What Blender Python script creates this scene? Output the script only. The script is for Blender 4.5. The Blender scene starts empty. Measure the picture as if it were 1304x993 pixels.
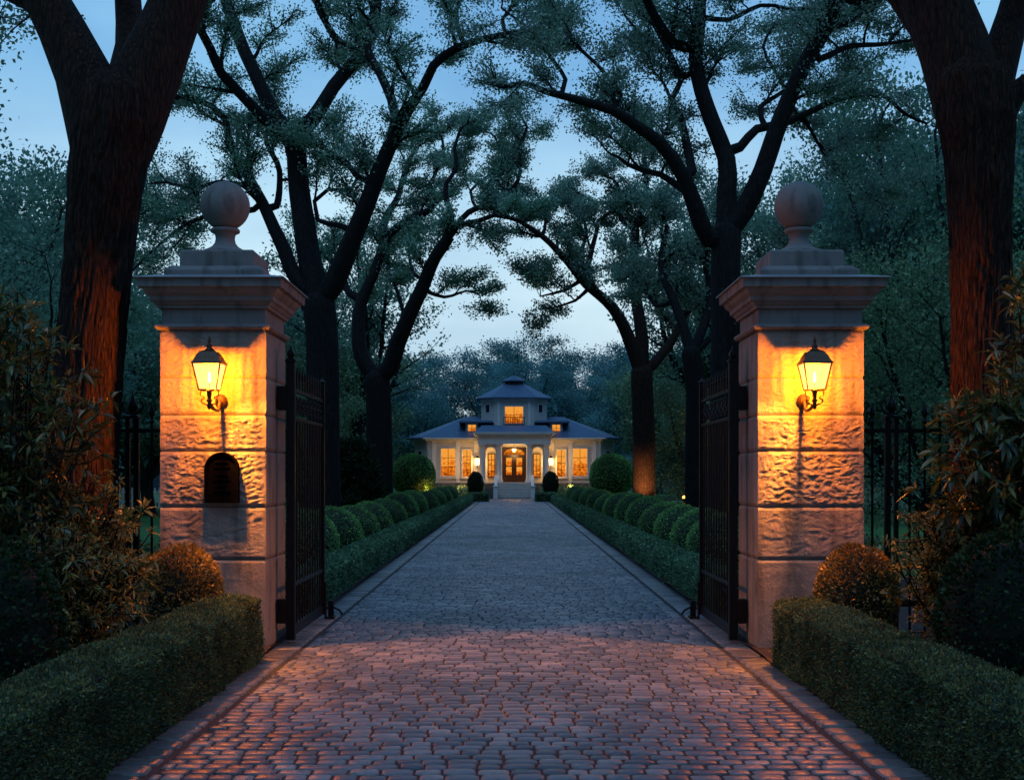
import bpy, math, random
import numpy as np
from mathutils import Vector, Matrix, noise

SC = bpy.context.scene
COL = SC.collection
R = math.radians
PI = math.pi
rng = np.random.default_rng(7)
random.seed(7)
CAMZ, F = 1.6, 1600.0


def at(px, py, Y):
    """world point seen at a pixel of the 1304 x 993 photograph, at depth Y"""
    return Vector(((px - 652) / F * Y, Y, CAMZ + (605 - py) / F * Y))


# ------------------------------------------------------------------ materials
class NT:
    def __init__(s, m):
        m.use_nodes = True
        s.t = m.node_tree
        s.t.nodes.clear()
        s.out = s.t.nodes.new('ShaderNodeOutputMaterial')

    def n(s, typ, ins=None, **kw):
        nd = s.t.nodes.new('ShaderNode' + typ)
        for k, v in kw.items():
            setattr(nd, k, v)
        for k, v in (ins or {}).items():
            if isinstance(v, tuple) and len(v) == 2 and hasattr(v[0], 'outputs'):
                s.t.links.new(v[0].outputs[v[1]], nd.inputs[k])
            elif hasattr(v, 'outputs'):
                s.t.links.new(v.outputs[0], nd.inputs[k])
            else:
                nd.inputs[k].default_value = v
        return nd

    def ramp(s, fac, stops):
        r = s.n('ValToRGB', {'Fac': fac})
        el = r.color_ramp.elements
        while len(el) < len(stops):
            el.new(0.5)
        for e, (p, c) in zip(el, stops):
            e.position = p
            e.color = (*c, 1) if len(c) == 3 else c
        return r

    def surf(s, nd, o=0):
        s.t.links.new(nd.outputs[o], s.out.inputs['Surface'])


def mat_plain(name, col, rough=0.6, metal=0.0, var=0.15, scale=8.0, bump=0.0, bscale=60.0, spec=0.5):
    m = bpy.data.materials.new(name)
    t = NT(m)
    tc = t.n('TexCoord')
    nz = t.n('TexNoise', {'Vector': (tc, 'Object'), 'Scale': scale, 'Detail': 6.0, 'Roughness': 0.6})
    c0 = tuple(c * (1 - var) for c in col)
    c1 = tuple(min(1, c * (1 + var)) for c in col)
    rp = t.ramp((nz, 'Fac'), [(0.3, c0), (0.7, c1)])
    b = t.n('BsdfPrincipled', {'Base Color': rp, 'Roughness': rough, 'Metallic': metal, 'Specular IOR Level': spec})
    if bump:
        n2 = t.n('TexNoise', {'Vector': (tc, 'Object'), 'Scale': bscale, 'Detail': 5.0})
        bp = t.n('Bump', {'Height': (n2, 'Fac'), 'Strength': bump, 'Distance': 0.01})
        t.t.links.new(bp.outputs[0], b.inputs['Normal'])
    t.surf(b)
    return m


def mat_emit(name, col, strength):
    m = bpy.data.materials.new(name)
    t = NT(m)
    t.surf(t.n('Emission', {'Color': (*col, 1), 'Strength': strength}))
    return m


def mat_leaf(name, stops, trans=0.35, rough=0.5, gloss=0.08, lump=None):
    m = bpy.data.materials.new(name)
    t = NT(m)
    g = t.n('NewGeometry')
    rp = t.ramp((g, 'Random Per Island'), stops)
    col = rp
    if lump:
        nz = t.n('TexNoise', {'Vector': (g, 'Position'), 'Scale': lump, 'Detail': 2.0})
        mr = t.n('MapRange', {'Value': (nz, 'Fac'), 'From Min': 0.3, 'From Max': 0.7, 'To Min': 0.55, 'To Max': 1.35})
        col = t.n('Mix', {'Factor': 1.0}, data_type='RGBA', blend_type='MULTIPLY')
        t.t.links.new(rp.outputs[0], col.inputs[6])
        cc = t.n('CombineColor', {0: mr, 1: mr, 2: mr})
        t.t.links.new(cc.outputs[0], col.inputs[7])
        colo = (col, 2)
    else:
        colo = (rp, 0)
    d = t.n('BsdfDiffuse', {'Color': colo})
    tr = t.n('BsdfTranslucent', {'Color': colo})
    mx = t.n('MixShader', {0: trans, 1: d, 2: tr})
    gl = t.n('BsdfGlossy', {'Color': (0.8, 0.85, 0.9, 1), 'Roughness': rough})
    mx2 = t.n('MixShader', {0: gloss, 1: mx, 2: gl})
    t.surf(mx2)
    return m


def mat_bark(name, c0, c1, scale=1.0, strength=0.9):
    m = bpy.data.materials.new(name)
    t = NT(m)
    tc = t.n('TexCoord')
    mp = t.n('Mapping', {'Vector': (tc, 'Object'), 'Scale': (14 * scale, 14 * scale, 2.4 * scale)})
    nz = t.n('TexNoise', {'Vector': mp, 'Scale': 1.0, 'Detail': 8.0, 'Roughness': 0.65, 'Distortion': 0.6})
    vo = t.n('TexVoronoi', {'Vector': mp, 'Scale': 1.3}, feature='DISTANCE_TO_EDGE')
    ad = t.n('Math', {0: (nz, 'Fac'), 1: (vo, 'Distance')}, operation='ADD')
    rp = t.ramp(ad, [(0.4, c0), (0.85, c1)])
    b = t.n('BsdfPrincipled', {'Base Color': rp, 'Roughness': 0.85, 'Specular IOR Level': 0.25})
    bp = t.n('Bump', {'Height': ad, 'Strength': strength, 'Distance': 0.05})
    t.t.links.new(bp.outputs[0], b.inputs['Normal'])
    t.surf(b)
    return m


def mat_stone(name, col, bscale=45, bump=0.6):
    m = bpy.data.materials.new(name)
    t = NT(m)
    tc = t.n('TexCoord')
    n1 = t.n('TexNoise', {'Vector': (tc, 'Object'), 'Scale': 2.2, 'Detail': 8.0, 'Roughness': 0.65})
    n2 = t.n('TexNoise', {'Vector': (tc, 'Object'), 'Scale': float(bscale), 'Detail': 8.0, 'Roughness': 0.7})
    mus = t.n('TexNoise', {'Vector': t.n('Mapping', {'Vector': (tc, 'Object'), 'Scale': (7.0, 7.0, 0.9)}), 'Scale': 1.0, 'Detail': 6.0, 'Distortion': 0.7})
    rp = t.ramp((n1, 'Fac'), [(0.28, tuple(c * 0.68 for c in col)), (0.5, col), (0.75, tuple(c * 1.12 for c in col))])
    rp2 = t.ramp((mus, 'Fac'), [(0.34, (0.62, 0.62, 0.6)), (0.5, (1, 1, 1))])
    mx = t.n('Mix', {'Factor': 1.0}, data_type='RGBA', blend_type='MULTIPLY')
    t.t.links.new(rp.outputs[0], mx.inputs[6])
    t.t.links.new(rp2.outputs[0], mx.inputs[7])
    b = t.n('BsdfPrincipled', {'Base Color': (mx, 2), 'Roughness': 0.82, 'Specular IOR Level': 0.3})
    bp = t.n('Bump', {'Height': (n2, 'Fac'), 'Strength': bump, 'Distance': 0.012})
    t.t.links.new(bp.outputs[0], b.inputs['Normal'])
    t.surf(b)
    return m


def mat_cobble(name, stops, r0=0.28, r1=0.5):
    m = bpy.data.materials.new(name)
    t = NT(m)
    g = t.n('NewGeometry')
    tc = t.n('TexCoord')
    rp = t.ramp((g, 'Random Per Island'), stops)
    nz = t.n('TexNoise', {'Vector': (tc, 'Object'), 'Scale': 22.0, 'Detail': 7.0, 'Roughness': 0.7})
    big = t.n('TexNoise', {'Vector': (tc, 'Object'), 'Scale': 0.6, 'Detail': 4.0})
    v = t.ramp((nz, 'Fac'), [(0.3, (0.6, 0.6, 0.6)), (0.7, (1.2, 1.2, 1.2))])
    v2 = t.ramp((big, 'Fac'), [(0.3, (0.55, 0.56, 0.55)), (0.7, (1.2, 1.2, 1.2))])
    mx = t.n('Mix', {'Factor': 1.0}, data_type='RGBA', blend_type='MULTIPLY')
    t.t.links.new(rp.outputs[0], mx.inputs[6])
    t.t.links.new(v.outputs[0], mx.inputs[7])
    mx2 = t.n('Mix', {'Factor': 1.0}, data_type='RGBA', blend_type='MULTIPLY')
    t.t.links.new(mx.outputs[2], mx2.inputs[6])
    t.t.links.new(v2.outputs[0], mx2.inputs[7])
    ro = t.n('MapRange', {'Value': (nz, 'Fac'), 'From Min': 0.3, 'From Max': 0.7, 'To Min': r0, 'To Max': r1})
    b = t.n('BsdfPrincipled', {'Base Color': (mx2, 2), 'Roughness': ro, 'Specular IOR Level': 0.5})
    n2 = t.n('TexNoise', {'Vector': (tc, 'Object'), 'Scale': 70.0, 'Detail': 4.0})
    bp = t.n('Bump', {'Height': (n2, 'Fac'), 'Strength': 0.35, 'Distance': 0.006})
    t.t.links.new(bp.outputs[0], b.inputs['Normal'])
    t.surf(b)
    return m


def mat_lit_room(name, s=1.0):
    """what is seen of a lit room through a window: warm walls, darker furniture low down"""
    m = bpy.data.materials.new(name)
    t = NT(m)
    tc = t.n('TexCoord')
    nz = t.n('TexNoise', {'Vector': (tc, 'Object'), 'Scale': 5.0, 'Detail': 3.0})
    vo = t.n('TexVoronoi', {'Vector': (tc, 'Object'), 'Scale': 4.5})
    sp = t.n('SeparateXYZ', {0: (tc, 'Generated')})
    a = t.n('Math', {0: (sp, 2), 1: 0.55}, operation='MULTIPLY')
    b = t.n('Math', {0: a, 1: (nz, 'Fac')}, operation='ADD')
    c = t.n('Math', {0: (vo, 'Distance'), 1: 0.35}, operation='MULTIPLY')
    d = t.n('Math', {0: b, 1: c}, operation='ADD')
    rp = t.ramp(d, [(0.5, (0.12, 0.022, 0.002)), (0.68, (0.55, 0.11, 0.005)), (0.92, (0.95, 0.23, 0.012)), (1.0, (1.0, 0.38, 0.05))])
    t.surf(t.n('Emission', {'Color': rp, 'Strength': s}))
    return m


M = {}
M['stone'] = mat_stone('pillar limestone', (0.245, 0.23, 0.205), 38, 1.0)
M['trimstone'] = mat_stone('cornice limestone', (0.2, 0.192, 0.188), 60, 0.25)
M['joint'] = mat_plain('dark joint', (0.08, 0.07, 0.06), 0.9)  # dark core seen in the gaps between the courses
M['lead'] = mat_plain('lead flashing', (0.25, 0.27, 0.3), 0.45, 0.3)
M['iron'] = mat_plain('black iron', (0.006, 0.0055, 0.006), 0.4, 0.0, 0.3, 20, 0.15, 90, 0.22)
M['bronze'] = mat_plain('dark bronze', (0.0025, 0.0025, 0.003), 1.0, 0.0, 0.3, 20, 0.0, 80, 0.0)
M['lampmetal'] = mat_plain('lantern copper brown', (0.06, 0.035, 0.022), 0.42, 0.6, 0.3, 30)
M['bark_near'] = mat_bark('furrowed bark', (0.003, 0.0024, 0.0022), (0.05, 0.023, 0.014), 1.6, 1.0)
M['bark'] = mat_bark('dark bark', (0.004, 0.004, 0.0045), (0.018, 0.016, 0.016), 0.9)
M['bark_far'] = mat_bark('haze-tinted bark', (0.03, 0.035, 0.036), (0.06, 0.062, 0.06), 0.7, 0.5)  # lighter and greyer bark, distance haze put into the colour
M['soil'] = mat_plain('mulch', (0.03, 0.018, 0.012), 0.95, 0, 0.5, 20, 0.8, 40)
M['lawn'] = mat_plain('lawn grass', (0.075, 0.2, 0.06), 0.9, 0, 0.35, 3, 0.6, 160, 0.2)
M['mortar'] = mat_plain('dark mortar', (0.018, 0.018, 0.02), 0.9, 0, 0.3, 15)
M['cobble'] = mat_cobble('granite cobbles', [(0.0, (0.075, 0.08, 0.1)), (0.5, (0.155, 0.157, 0.175)), (0.8, (0.21, 0.2, 0.21)), (1.0, (0.3, 0.265, 0.26))], 0.3, 0.55)
M['kerb'] = mat_cobble('kerb pavers', [(0.0, (0.09, 0.085, 0.09)), (0.6, (0.15, 0.145, 0.15)), (1.0, (0.2, 0.19, 0.19))], 0.35, 0.6)
M['core'] = mat_plain('shaded inner foliage', (0.008, 0.014, 0.008), 0.95)  # inner shade put into the colour of solid hedge and ball cores
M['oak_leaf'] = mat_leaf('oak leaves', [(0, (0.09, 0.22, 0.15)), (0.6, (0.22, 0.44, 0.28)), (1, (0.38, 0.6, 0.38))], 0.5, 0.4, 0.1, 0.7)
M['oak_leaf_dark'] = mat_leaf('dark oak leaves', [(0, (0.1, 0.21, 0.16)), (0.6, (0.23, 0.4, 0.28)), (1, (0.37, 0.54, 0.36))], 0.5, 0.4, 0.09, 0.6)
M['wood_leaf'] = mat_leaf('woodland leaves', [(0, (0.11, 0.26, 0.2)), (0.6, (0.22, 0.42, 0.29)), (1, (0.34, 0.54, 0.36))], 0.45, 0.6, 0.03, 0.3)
M['wood_leaf_haze'] = mat_leaf('haze-tinted woodland leaves', [(0, (0.09, 0.24, 0.24)), (0.6, (0.16, 0.36, 0.35)), (1, (0.24, 0.47, 0.43))], 0.4, 0.7, 0.02, 0.25)  # distance haze painted into the leaf colour, paler and bluer
M['light_leaf'] = mat_leaf('light green leaves', [(0, (0.09, 0.19, 0.1)), (0.6, (0.17, 0.31, 0.15)), (1, (0.27, 0.42, 0.2))], 0.4, 0.6, 0.04, 0.6)
M['box_leaf'] = mat_leaf('clipped box leaves', [(0, (0.06, 0.14, 0.04)), (0.5, (0.17, 0.38, 0.1)), (1, (0.34, 0.58, 0.17))], 0.25, 0.5, 0.03, 1.2)
M['hedge_leaf'] = mat_leaf('clipped hedge leaves', [(0, (0.018, 0.05, 0.027)), (0.5, (0.07, 0.13, 0.058)), (1, (0.22, 0.24, 0.07))], 0.25, 0.5, 0.025, 4.0)
M['drive_hedge_leaf'] = mat_leaf('drive hedge leaves', [(0, (0.04, 0.1, 0.055)), (0.5, (0.11, 0.24, 0.12)), (1, (0.22, 0.38, 0.18))], 0.25, 0.5, 0.03, 3.0)
M['gold_leaf'] = mat_leaf('golden leaves', [(0, (0.1, 0.075, 0.015)), (0.5, (0.22, 0.15, 0.03)), (1, (0.36, 0.24, 0.05))], 0.3, 0.5, 0.05, 5.0)
M['shrub_leaf'] = mat_leaf('shrub leaves', [(0, (0.05, 0.07, 0.018)), (0.5, (0.14, 0.17, 0.04)), (1, (0.34, 0.28, 0.07))], 0.35, 0.5, 0.05, 2.0)
M['laurel_leaf'] = mat_leaf('laurel leaves', [(0, (0.025, 0.05, 0.018)), (0.5, (0.07, 0.11, 0.03)), (1, (0.2, 0.18, 0.04))], 0.35, 0.45, 0.06, 2.0)
M['dark_leaf'] = mat_leaf('dark yew leaves', [(0, (0.006, 0.018, 0.006)), (0.6, (0.016, 0.042, 0.012)), (1, (0.04, 0.08, 0.02))], 0.2, 0.55, 0.02, 4.0)
M['stucco'] = mat_plain('cream stucco', (0.62, 0.57, 0.5), 0.8, 0, 0.08, 1.5, 0.2, 30)
M['white'] = mat_plain('white painted trim', (0.75, 0.73, 0.69), 0.6, 0, 0.05, 4)
M['slate'] = mat_plain('blue slate', (0.055, 0.1, 0.17), 0.5, 0, 0.35, 6, 0.5, 14)
M['darkband'] = mat_plain('dark louvre', (0.03, 0.033, 0.04), 0.7)
M['foundation'] = mat_plain('dark plinth stone', (0.1, 0.095, 0.09), 0.85, 0, 0.3, 4)
M['mahogany'] = mat_plain('mahogany', (0.03, 0.0085, 0.004), 0.4, 0, 0.3, 10)
M['step'] = mat_plain('step stone', (0.42, 0.4, 0.38), 0.8, 0, 0.15, 6)
M['room'] = mat_lit_room('lit room', 0.9)
M['darkglass'] = mat_plain('unlit glass', (0.02, 0.03, 0.045), 0.1, 0, 0.1, 2)
M['bulb'] = mat_emit('warm bulb', (1.0, 0.62, 0.22), 30)
M['housebulb'] = mat_emit('warm house lamp', (1.0, 0.6, 0.2), 9)
M['gardenbulb'] = mat_emit('garden lamp', (1.0, 0.42, 0.08), 3.5)


def mat_lampglass():
    m = bpy.data.materials.new('lantern glass')
    t = NT(m)
    g = t.n('TexCoord')
    sp = t.n('SeparateXYZ', {0: (g, 'Generated')})
    e = t.n('Emission', {'Color': (1.0, 0.62, 0.2, 1), 'Strength': 2.6})
    tr = t.n('BsdfTransparent', {'Color': (1, 0.93, 0.8, 1)})
    t.surf(t.n('MixShader', {0: 0.38, 1: tr, 2: e}))
    return m


M['lampglass'] = mat_lampglass()


# ------------------------------------------------------------------ mesh helpers
def arr_mesh(name, verts, polys):
    """verts (N,3); polys: list of integer arrays, each (M,k)"""
    me = bpy.data.meshes.new(name)
    v = np.asarray(verts, dtype=np.float32)
    me.vertices.add(len(v))
    me.vertices.foreach_set('co', v.ravel())
    loops = np.concatenate([np.asarray(p, dtype=np.int32).ravel() for p in polys])
    tot = np.concatenate([np.full(len(p), np.asarray(p).shape[1], dtype=np.int32) for p in polys])
    start = np.zeros(len(tot), dtype=np.int32)
    start[1:] = np.cumsum(tot)[:-1]
    me.loops.add(len(loops))
    me.loops.foreach_set('vertex_index', loops)
    me.polygons.add(len(tot))
    me.polygons.foreach_set('loop_start', start)
    me.polygons.foreach_set('loop_total', tot)
    me.update(calc_edges=True)
    return me


class MB:
    def __init__(s):
        s.v, s.f, s.sm = [], [], []

    def add(s, verts, faces, smooth=False):
        o = len(s.v)
        s.v.extend([tuple(x) for x in verts])
        for f in faces:
            s.f.append([i + o for i in f])
            s.sm.append(smooth)
        return s

    def box(s, x0, x1, y0, y1, z0, z1):
        v = [(x0, y0, z0), (x1, y0, z0), (x1, y1, z0), (x0, y1, z0), (x0, y0, z1), (x1, y0, z1), (x1, y1, z1), (x0, y1, z1)]
        return s.add(v, [(0, 3, 2, 1), (4, 5, 6, 7), (0, 1, 5, 4), (1, 2, 6, 5), (2, 3, 7, 6), (3, 0, 4, 7)])

    def loft(s, rings, cap=True, smooth=False):
        """rings: equal-length lists of points, joined in turn"""
        n = len(rings[0])
        v = [p for r in rings for p in r]
        f = []
        for i in range(len(rings) - 1):
            for j in range(n):
                f.append((i * n + j, i * n + (j + 1) % n, (i + 1) * n + (j + 1) % n, (i + 1) * n + j))
        s.add(v, f, smooth)
        if cap:
            s.add(rings[0][::-1], [tuple(range(n))])
            s.add(rings[-1], [tuple(range(n))])
        return s

    def square(s, cx, cy, prof, cap=True):
        """square-plan profile: list of (half width, z)"""
        return s.loft([[(cx - h, cy - h, z), (cx + h, cy - h, z), (cx + h, cy + h, z), (cx - h, cy + h, z)] for h, z in prof], cap)

    def lathe(s, cx, cy, prof, seg=24, smooth=True, cap=True):
        return s.loft([[(cx + r * math.cos(2 * PI * k / seg), cy + r * math.sin(2 * PI * k / seg), z) for k in range(seg)] for r, z in prof], cap, smooth)

    def tube(s, pts, rad, sides=6, smooth=True, cap=True):
        pts = [Vector(p) for p in pts]
        n = len(pts)
        if not hasattr(rad, '__len__'):
            rad = [rad] * n
        u = None
        rings = []
        for i, p in enumerate(pts):
            d = (pts[min(i + 1, n - 1)] - pts[max(i - 1, 0)])
            if d.length < 1e-9:
                d = Vector((0, 0, 1))
            d.normalize()
            if u is None:
                u = Vector((1, 0, 0)) if abs(d.x) < 0.9 else Vector((0, 1, 0))
            u = (u - d * u.dot(d))
            if u.length < 1e-6:
                u = d.orthogonal()
            u.normalize()
            w = d.cross(u)
            rings.append([p + (u * math.cos(2 * PI * k / sides) + w * math.sin(2 * PI * k / sides)) * rad[i] for k in range(sides)])
        return s.loft(rings, cap, smooth)

    def prism(s, poly, axis, a0, a1):
        """2-D polygon (u, v) pushed along 'y' (u=x, v=z) or 'x' (u=y, v=z) or 'z' (u=x, v=y)"""
        def P(u, v, a):
            return {'y': (u, a, v), 'x': (a, u, v), 'z': (u, v, a)}[axis]
        return s.loft([[P(u, v, a0) for u, v in poly], [P(u, v, a1) for u, v in poly]])

    def build(s, name, mat, parent=None, loc=None, bevel=0, label=None):
        me = bpy.data.meshes.new(name)
        me.from_pydata(s.v, [], s.f)
        me.polygons.foreach_set('use_smooth', s.sm)
        me.validate()
        return link(name, me, mat, parent, loc, bevel, label)


def link(name, me, mat, parent=None, loc=None, bevel=0, label=None):
    o = bpy.data.objects.new(name, me)
    COL.objects.link(o)
    if mat is not None and not me.materials:
        me.materials.append(mat)
    if parent is not None:
        o.parent = parent
    if loc is not None:
        o.location = loc
    if bevel:
        b = o.modifiers.new('bevel', 'BEVEL')
        b.width = bevel
        b.segments = 2
        b.limit_method = 'ANGLE'
        b.angle_limit = R(40)
    if label:
        o['label'] = label
    return o


def tag(o, label, cat, group=None, kind=None):
    o['label'] = label
    o['category'] = cat
    if group:
        o['group'] = group
    if kind:
        o['kind'] = kind
    return o


def thing(name, label, cat, loc=(0, 0, 0), group=None):
    o = bpy.data.objects.new(name, None)
    COL.objects.link(o)
    o.location = loc
    o.empty_display_size = 0.2
    return tag(o, label, cat, group)


def struct(o):
    o['kind'] = 'structure'
    return o


def copy_tree(o, parent=None):
    c = o.copy()
    COL.objects.link(c)
    c.parent = parent
    for ch in list(o.children):
        copy_tree(ch, c)
    return c


# ------------------------------------------------------------------ leaves
def unit(a):
    return a / np.maximum(np.linalg.norm(a, axis=1, keepdims=True), 1e-9)


def diamond_leaves(name, pos, axis, length, width, wob=None):
    """one folded diamond per leaf"""
    n = len(pos)
    ax = unit(axis)
    rnd = rng.normal(size=(n, 3))
    side = unit(np.cross(ax, rnd))
    nor = np.cross(ax, side)
    L = np.broadcast_to(np.asarray(length, dtype=float), (n,))[:, None]
    W = np.broadcast_to(np.asarray(width, dtype=float), (n,))[:, None]
    mid = pos + ax * L * 0.45
    v = np.empty((n, 4, 3))
    v[:, 0] = pos
    v[:, 1] = mid + side * W * 0.5 + nor * W * 0.15
    v[:, 2] = pos + ax * L
    v[:, 3] = mid - side * W * 0.5 + nor * W * 0.15
    q = np.arange(n * 4).reshape(n, 4)
    return arr_mesh(name, v.reshape(-1, 3), [q])


def lance_leaves(name, pos, axis, length, width, droop=0.25):
    """pointed leaves folded along the midrib, for plants near the camera"""
    n = len(pos)
    ax = unit(axis)
    up = np.array([0, 0, 1.0])
    side = unit(np.cross(ax, up) + rng.normal(size=(n, 3)) * 0.35)
    nor = np.cross(side, ax)
    L = np.broadcast_to(np.asarray(length, dtype=float), (n,))[:, None]
    W = np.broadcast_to(np.asarray(width, dtype=float), (n,))[:, None]
    d = np.array([0, 0, -1.0])[None] * L * droop
    v = np.empty((n, 8, 3))
    v[:, 0] = pos
    m1 = pos + ax * L * 0.35 + d * 0.1
    m2 = pos + ax * L * 0.7 + d * 0.45
    v[:, 1] = m1
    v[:, 2] = m2
    v[:, 3] = pos + ax * L + d
    v[:, 4] = m1 + side * W * 0.5 + nor * W * 0.14
    v[:, 5] = m2 + side * W * 0.42 + nor * W * 0.12
    v[:, 6] = m1 - side * W * 0.5 + nor * W * 0.14
    v[:, 7] = m2 - side * W * 0.42 + nor * W * 0.12
    b = (np.arange(n) * 8)[:, None]
    q = np.concatenate([b + np.array([[1, 2, 5, 4]]), b + np.array([[1, 6, 7, 2]])])
    t = np.concatenate([b + np.array([[0, 1, 4]]), b + np.array([[0, 6, 1]]), b + np.array([[2, 3, 5]]), b + np.array([[2, 7, 3]])])
    return arr_mesh(name, v.reshape(-1, 3), [q, t])


def sphere_pts(n):
    d = unit(rng.normal(size=(n, 3)))
    return d


# ------------------------------------------------------------------ trees
def smooth_path(P, step):
    """Catmull-Rom through the points, resampled about every `step`"""
    P = [Vector(p) for p in P]
    out = []
    for i in range(len(P) - 1):
        p0 = P[max(i - 1, 0)]
        p1, p2 = P[i], P[i + 1]
        p3 = P[min(i + 2, len(P) - 1)]
        n = max(1, int((p2 - p1).length / step))
        for k in range(n):
            t = k / n
            out.append(0.5 * ((2 * p1) + (p2 - p0) * t + (2 * p0 - 5 * p1 + 4 * p2 - p3) * t * t + (3 * p1 - p0 - 3 * p2 + p3) * t * t * t))
    out.append(P[-1])
    return out


def rvec():
    return Vector((random.gauss(0, 1), random.gauss(0, 1), random.gauss(0, 1))).normalized()


class Tree:
    def __init__(s, leaf=0.09, per=34, spread=0.22, bias=Vector((0, 0.25, 0.35)), l1=(1.0, 2.4), l2=(0.45, 1.1), step=0.5, n2=6):
        s.wood = MB()
        s.tw = []
        s.leaf, s.per, s.spread, s.bias, s.l1, s.l2, s.step, s.n2 = leaf, per, spread, bias, l1, l2, step, n2

    def limb(s, pts, r0, r1, sides=10, sub=0.35, wig=0.0, density=1.0, radii=None):
        path = smooth_path(pts, 0.3)
        n = len(path)
        if wig:
            for i in range(1, n):
                path[i] = path[i] + noise.noise_vector(path[i] * 0.9) * wig * min(1, i / 4)
        rad = [r0 + (r1 - r0) * (i / max(1, n - 1)) ** 0.8 for i in range(n)]
        if radii:         # widths given point by point
            cum = [0.0]
            for a_, b_ in zip(pts, pts[1:]):
                cum.append(cum[-1] + (Vector(b_) - Vector(a_)).length)
            run = [0.0]
            for a_, b_ in zip(path, path[1:]):
                run.append(run[-1] + (b_ - a_).length)
            rad = [float(np.interp(q * cum[-1] / run[-1], cum, radii)) for q in run]
        if sub >= 1:      # a trunk closes in a dome inside the crotch
            d = (path[-1] - path[-2]).normalized()
            e, re_ = path[-1], rad[-1]
            for k, f in ((0.35, 0.88), (0.65, 0.6), (0.8, 0.1)):
                path.append(e + d * re_ * k)
                rad.append(re_ * f)
        s.wood.tube(path, rad, sides)
        if sub < 1:
            acc = 0
            for i in range(1, n):
                acc += (path[i] - path[i - 1]).length
                if i / n >= sub and acc >= s.step / density:
                    acc = random.uniform(-0.15, 0.15)
                    s.branch(path[i], (path[i] - path[i - 1]).normalized(), min(rad[i] * 0.55, 0.06), random.uniform(*s.l1) * (1.0 if i / n < 0.85 else 0.8))
            s.branch(path[-1], (path[-1] - path[-2]).normalized(), min(rad[-1] * 0.9, 0.06), random.uniform(*s.l1) * 0.8)

    def branch(s, p, d, r, L):
        side = rvec()
        side = (side - d * side.dot(d)).normalized()
        dr = (d * 0.45 + side * 0.9 + s.bias).normalized()
        flat = Vector((1, 1, 0.45))
        nn = 6
        pts = [p.copy()]
        q = p.copy()
        for k in range(nn):
            dr = (dr + rvec() * 0.28 + s.bias * 0.12).normalized()
            q = q + dr * (L / nn)
            pts.append(q.copy())
        r = max(r, 0.012)
        s.wood.tube(pts, [r * (1 - 0.8 * k / nn) for k in range(nn + 1)], 4, cap=False)
        for k in range(s.n2):
            t = random.uniform(0.2, 1.0) * nn
            i = min(int(t), nn - 1)
            a = pts[i].lerp(pts[i + 1], t - i)
            dd = (pts[i + 1] - pts[i]).normalized()
            s.twig(a, (dd * 0.6 + rvec() * flat * 0.9 + s.bias * 0.4).normalized(), r * 0.4, random.uniform(*s.l2))
        s.twig(pts[-1], dr, r * 0.3, random.uniform(*s.l2) * 0.8)

    def twig(s, p, d, r, L):
        a = p
        m = p + d * L * 0.5 + rvec() * L * 0.08
        e = m + (d + rvec() * 0.4).normalized() * L * 0.5
        r = max(r, 0.006)
        s.wood.tube([a, m, e], [r, r * 0.7, r * 0.35], 3, cap=False)
        s.tw.append((*a, *m, *e))

    def finish(s, name, label, group, bark, leafmat, base, cat='tree'):
        t = thing(name, label, cat, base, group)
        b = Vector(base)
        s.wood.v = [(x - b.x, y - b.y, z - b.z) for x, y, z in s.wood.v]
        s.wood.build('trunk', bark, t)
        tw = np.array(s.tw)
        n = len(tw) * s.per
        idx = np.repeat(np.arange(len(tw)), s.per)
        u = rng.random(n) ** 0.7
        A, Mi, E = tw[idx, 0:3], tw[idx, 3:6], tw[idx, 6:9]
        lo = u[:, None] < 0.5
        pos = np.where(lo, A + (Mi - A) * (u[:, None] * 2), Mi + (E - Mi) * (u[:, None] * 2 - 1))
        ax = unit(E - A) * 0.5 + rng.normal(size=(n, 3)) * 0.6
        pos = pos + rng.normal(size=(n, 3)) * s.spread * np.array([1, 1, 0.6]) - np.array(base)
        L = s.leaf * rng.uniform(0.6, 1.35, n)
        me = diamond_leaves('crown', pos, ax, L, L * 0.62)
        link('crown', me, leafmat, t)
        return t


def traced_tree(name, label, group, Y, base, limbs, bark, leafmat, depth_spread, seed, **kw):
    """limbs drawn after the photograph, each given its own lean in depth, then branched and leafed in the round"""
    random.seed(seed)
    T = Tree(**kw)
    done = {}
    for nm, par, pts, w0, w1, dend, opt in limbs:
        d0 = 0.0
        if par:
            pp = done[par]
            best = min(pp, key=lambda q: (q[0] - pts[0][0]) ** 2 + (q[1] - pts[0][1]) ** 2)
            d0 = best[2]
            pts = [(best[0], best[1])] + list(pts)
        tot = [0]
        for a, b_ in zip(pts, pts[1:]):
            tot.append(tot[-1] + math.hypot(b_[0] - a[0], b_[1] - a[1]))
        q = [(p[0], p[1], d0 + dend * (t / max(tot[-1], 1)) * depth_spread) for p, t in zip(pts, tot)]
        # finer copy for attaching children
        fine = []
        for a, b_ in zip(q, q[1:]):
            for k in range(6):
                t = k / 6
                fine.append(tuple(a[j] + (b_[j] - a[j]) * t for j in range(3)))
        fine.append(q[-1])
        done[nm] = fine
        P3 = []
        for x, y, d in q:
            P3.append(at(x, y, Y + d))
        if P3[0].z < 1.0:
            P3[0].z = -0.1
        T.limb(P3, w0 * 0.445 / F * Y, w1 * 0.445 / F * Y, **opt)
    return T.finish(name, label, group, bark, leafmat, base)


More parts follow.
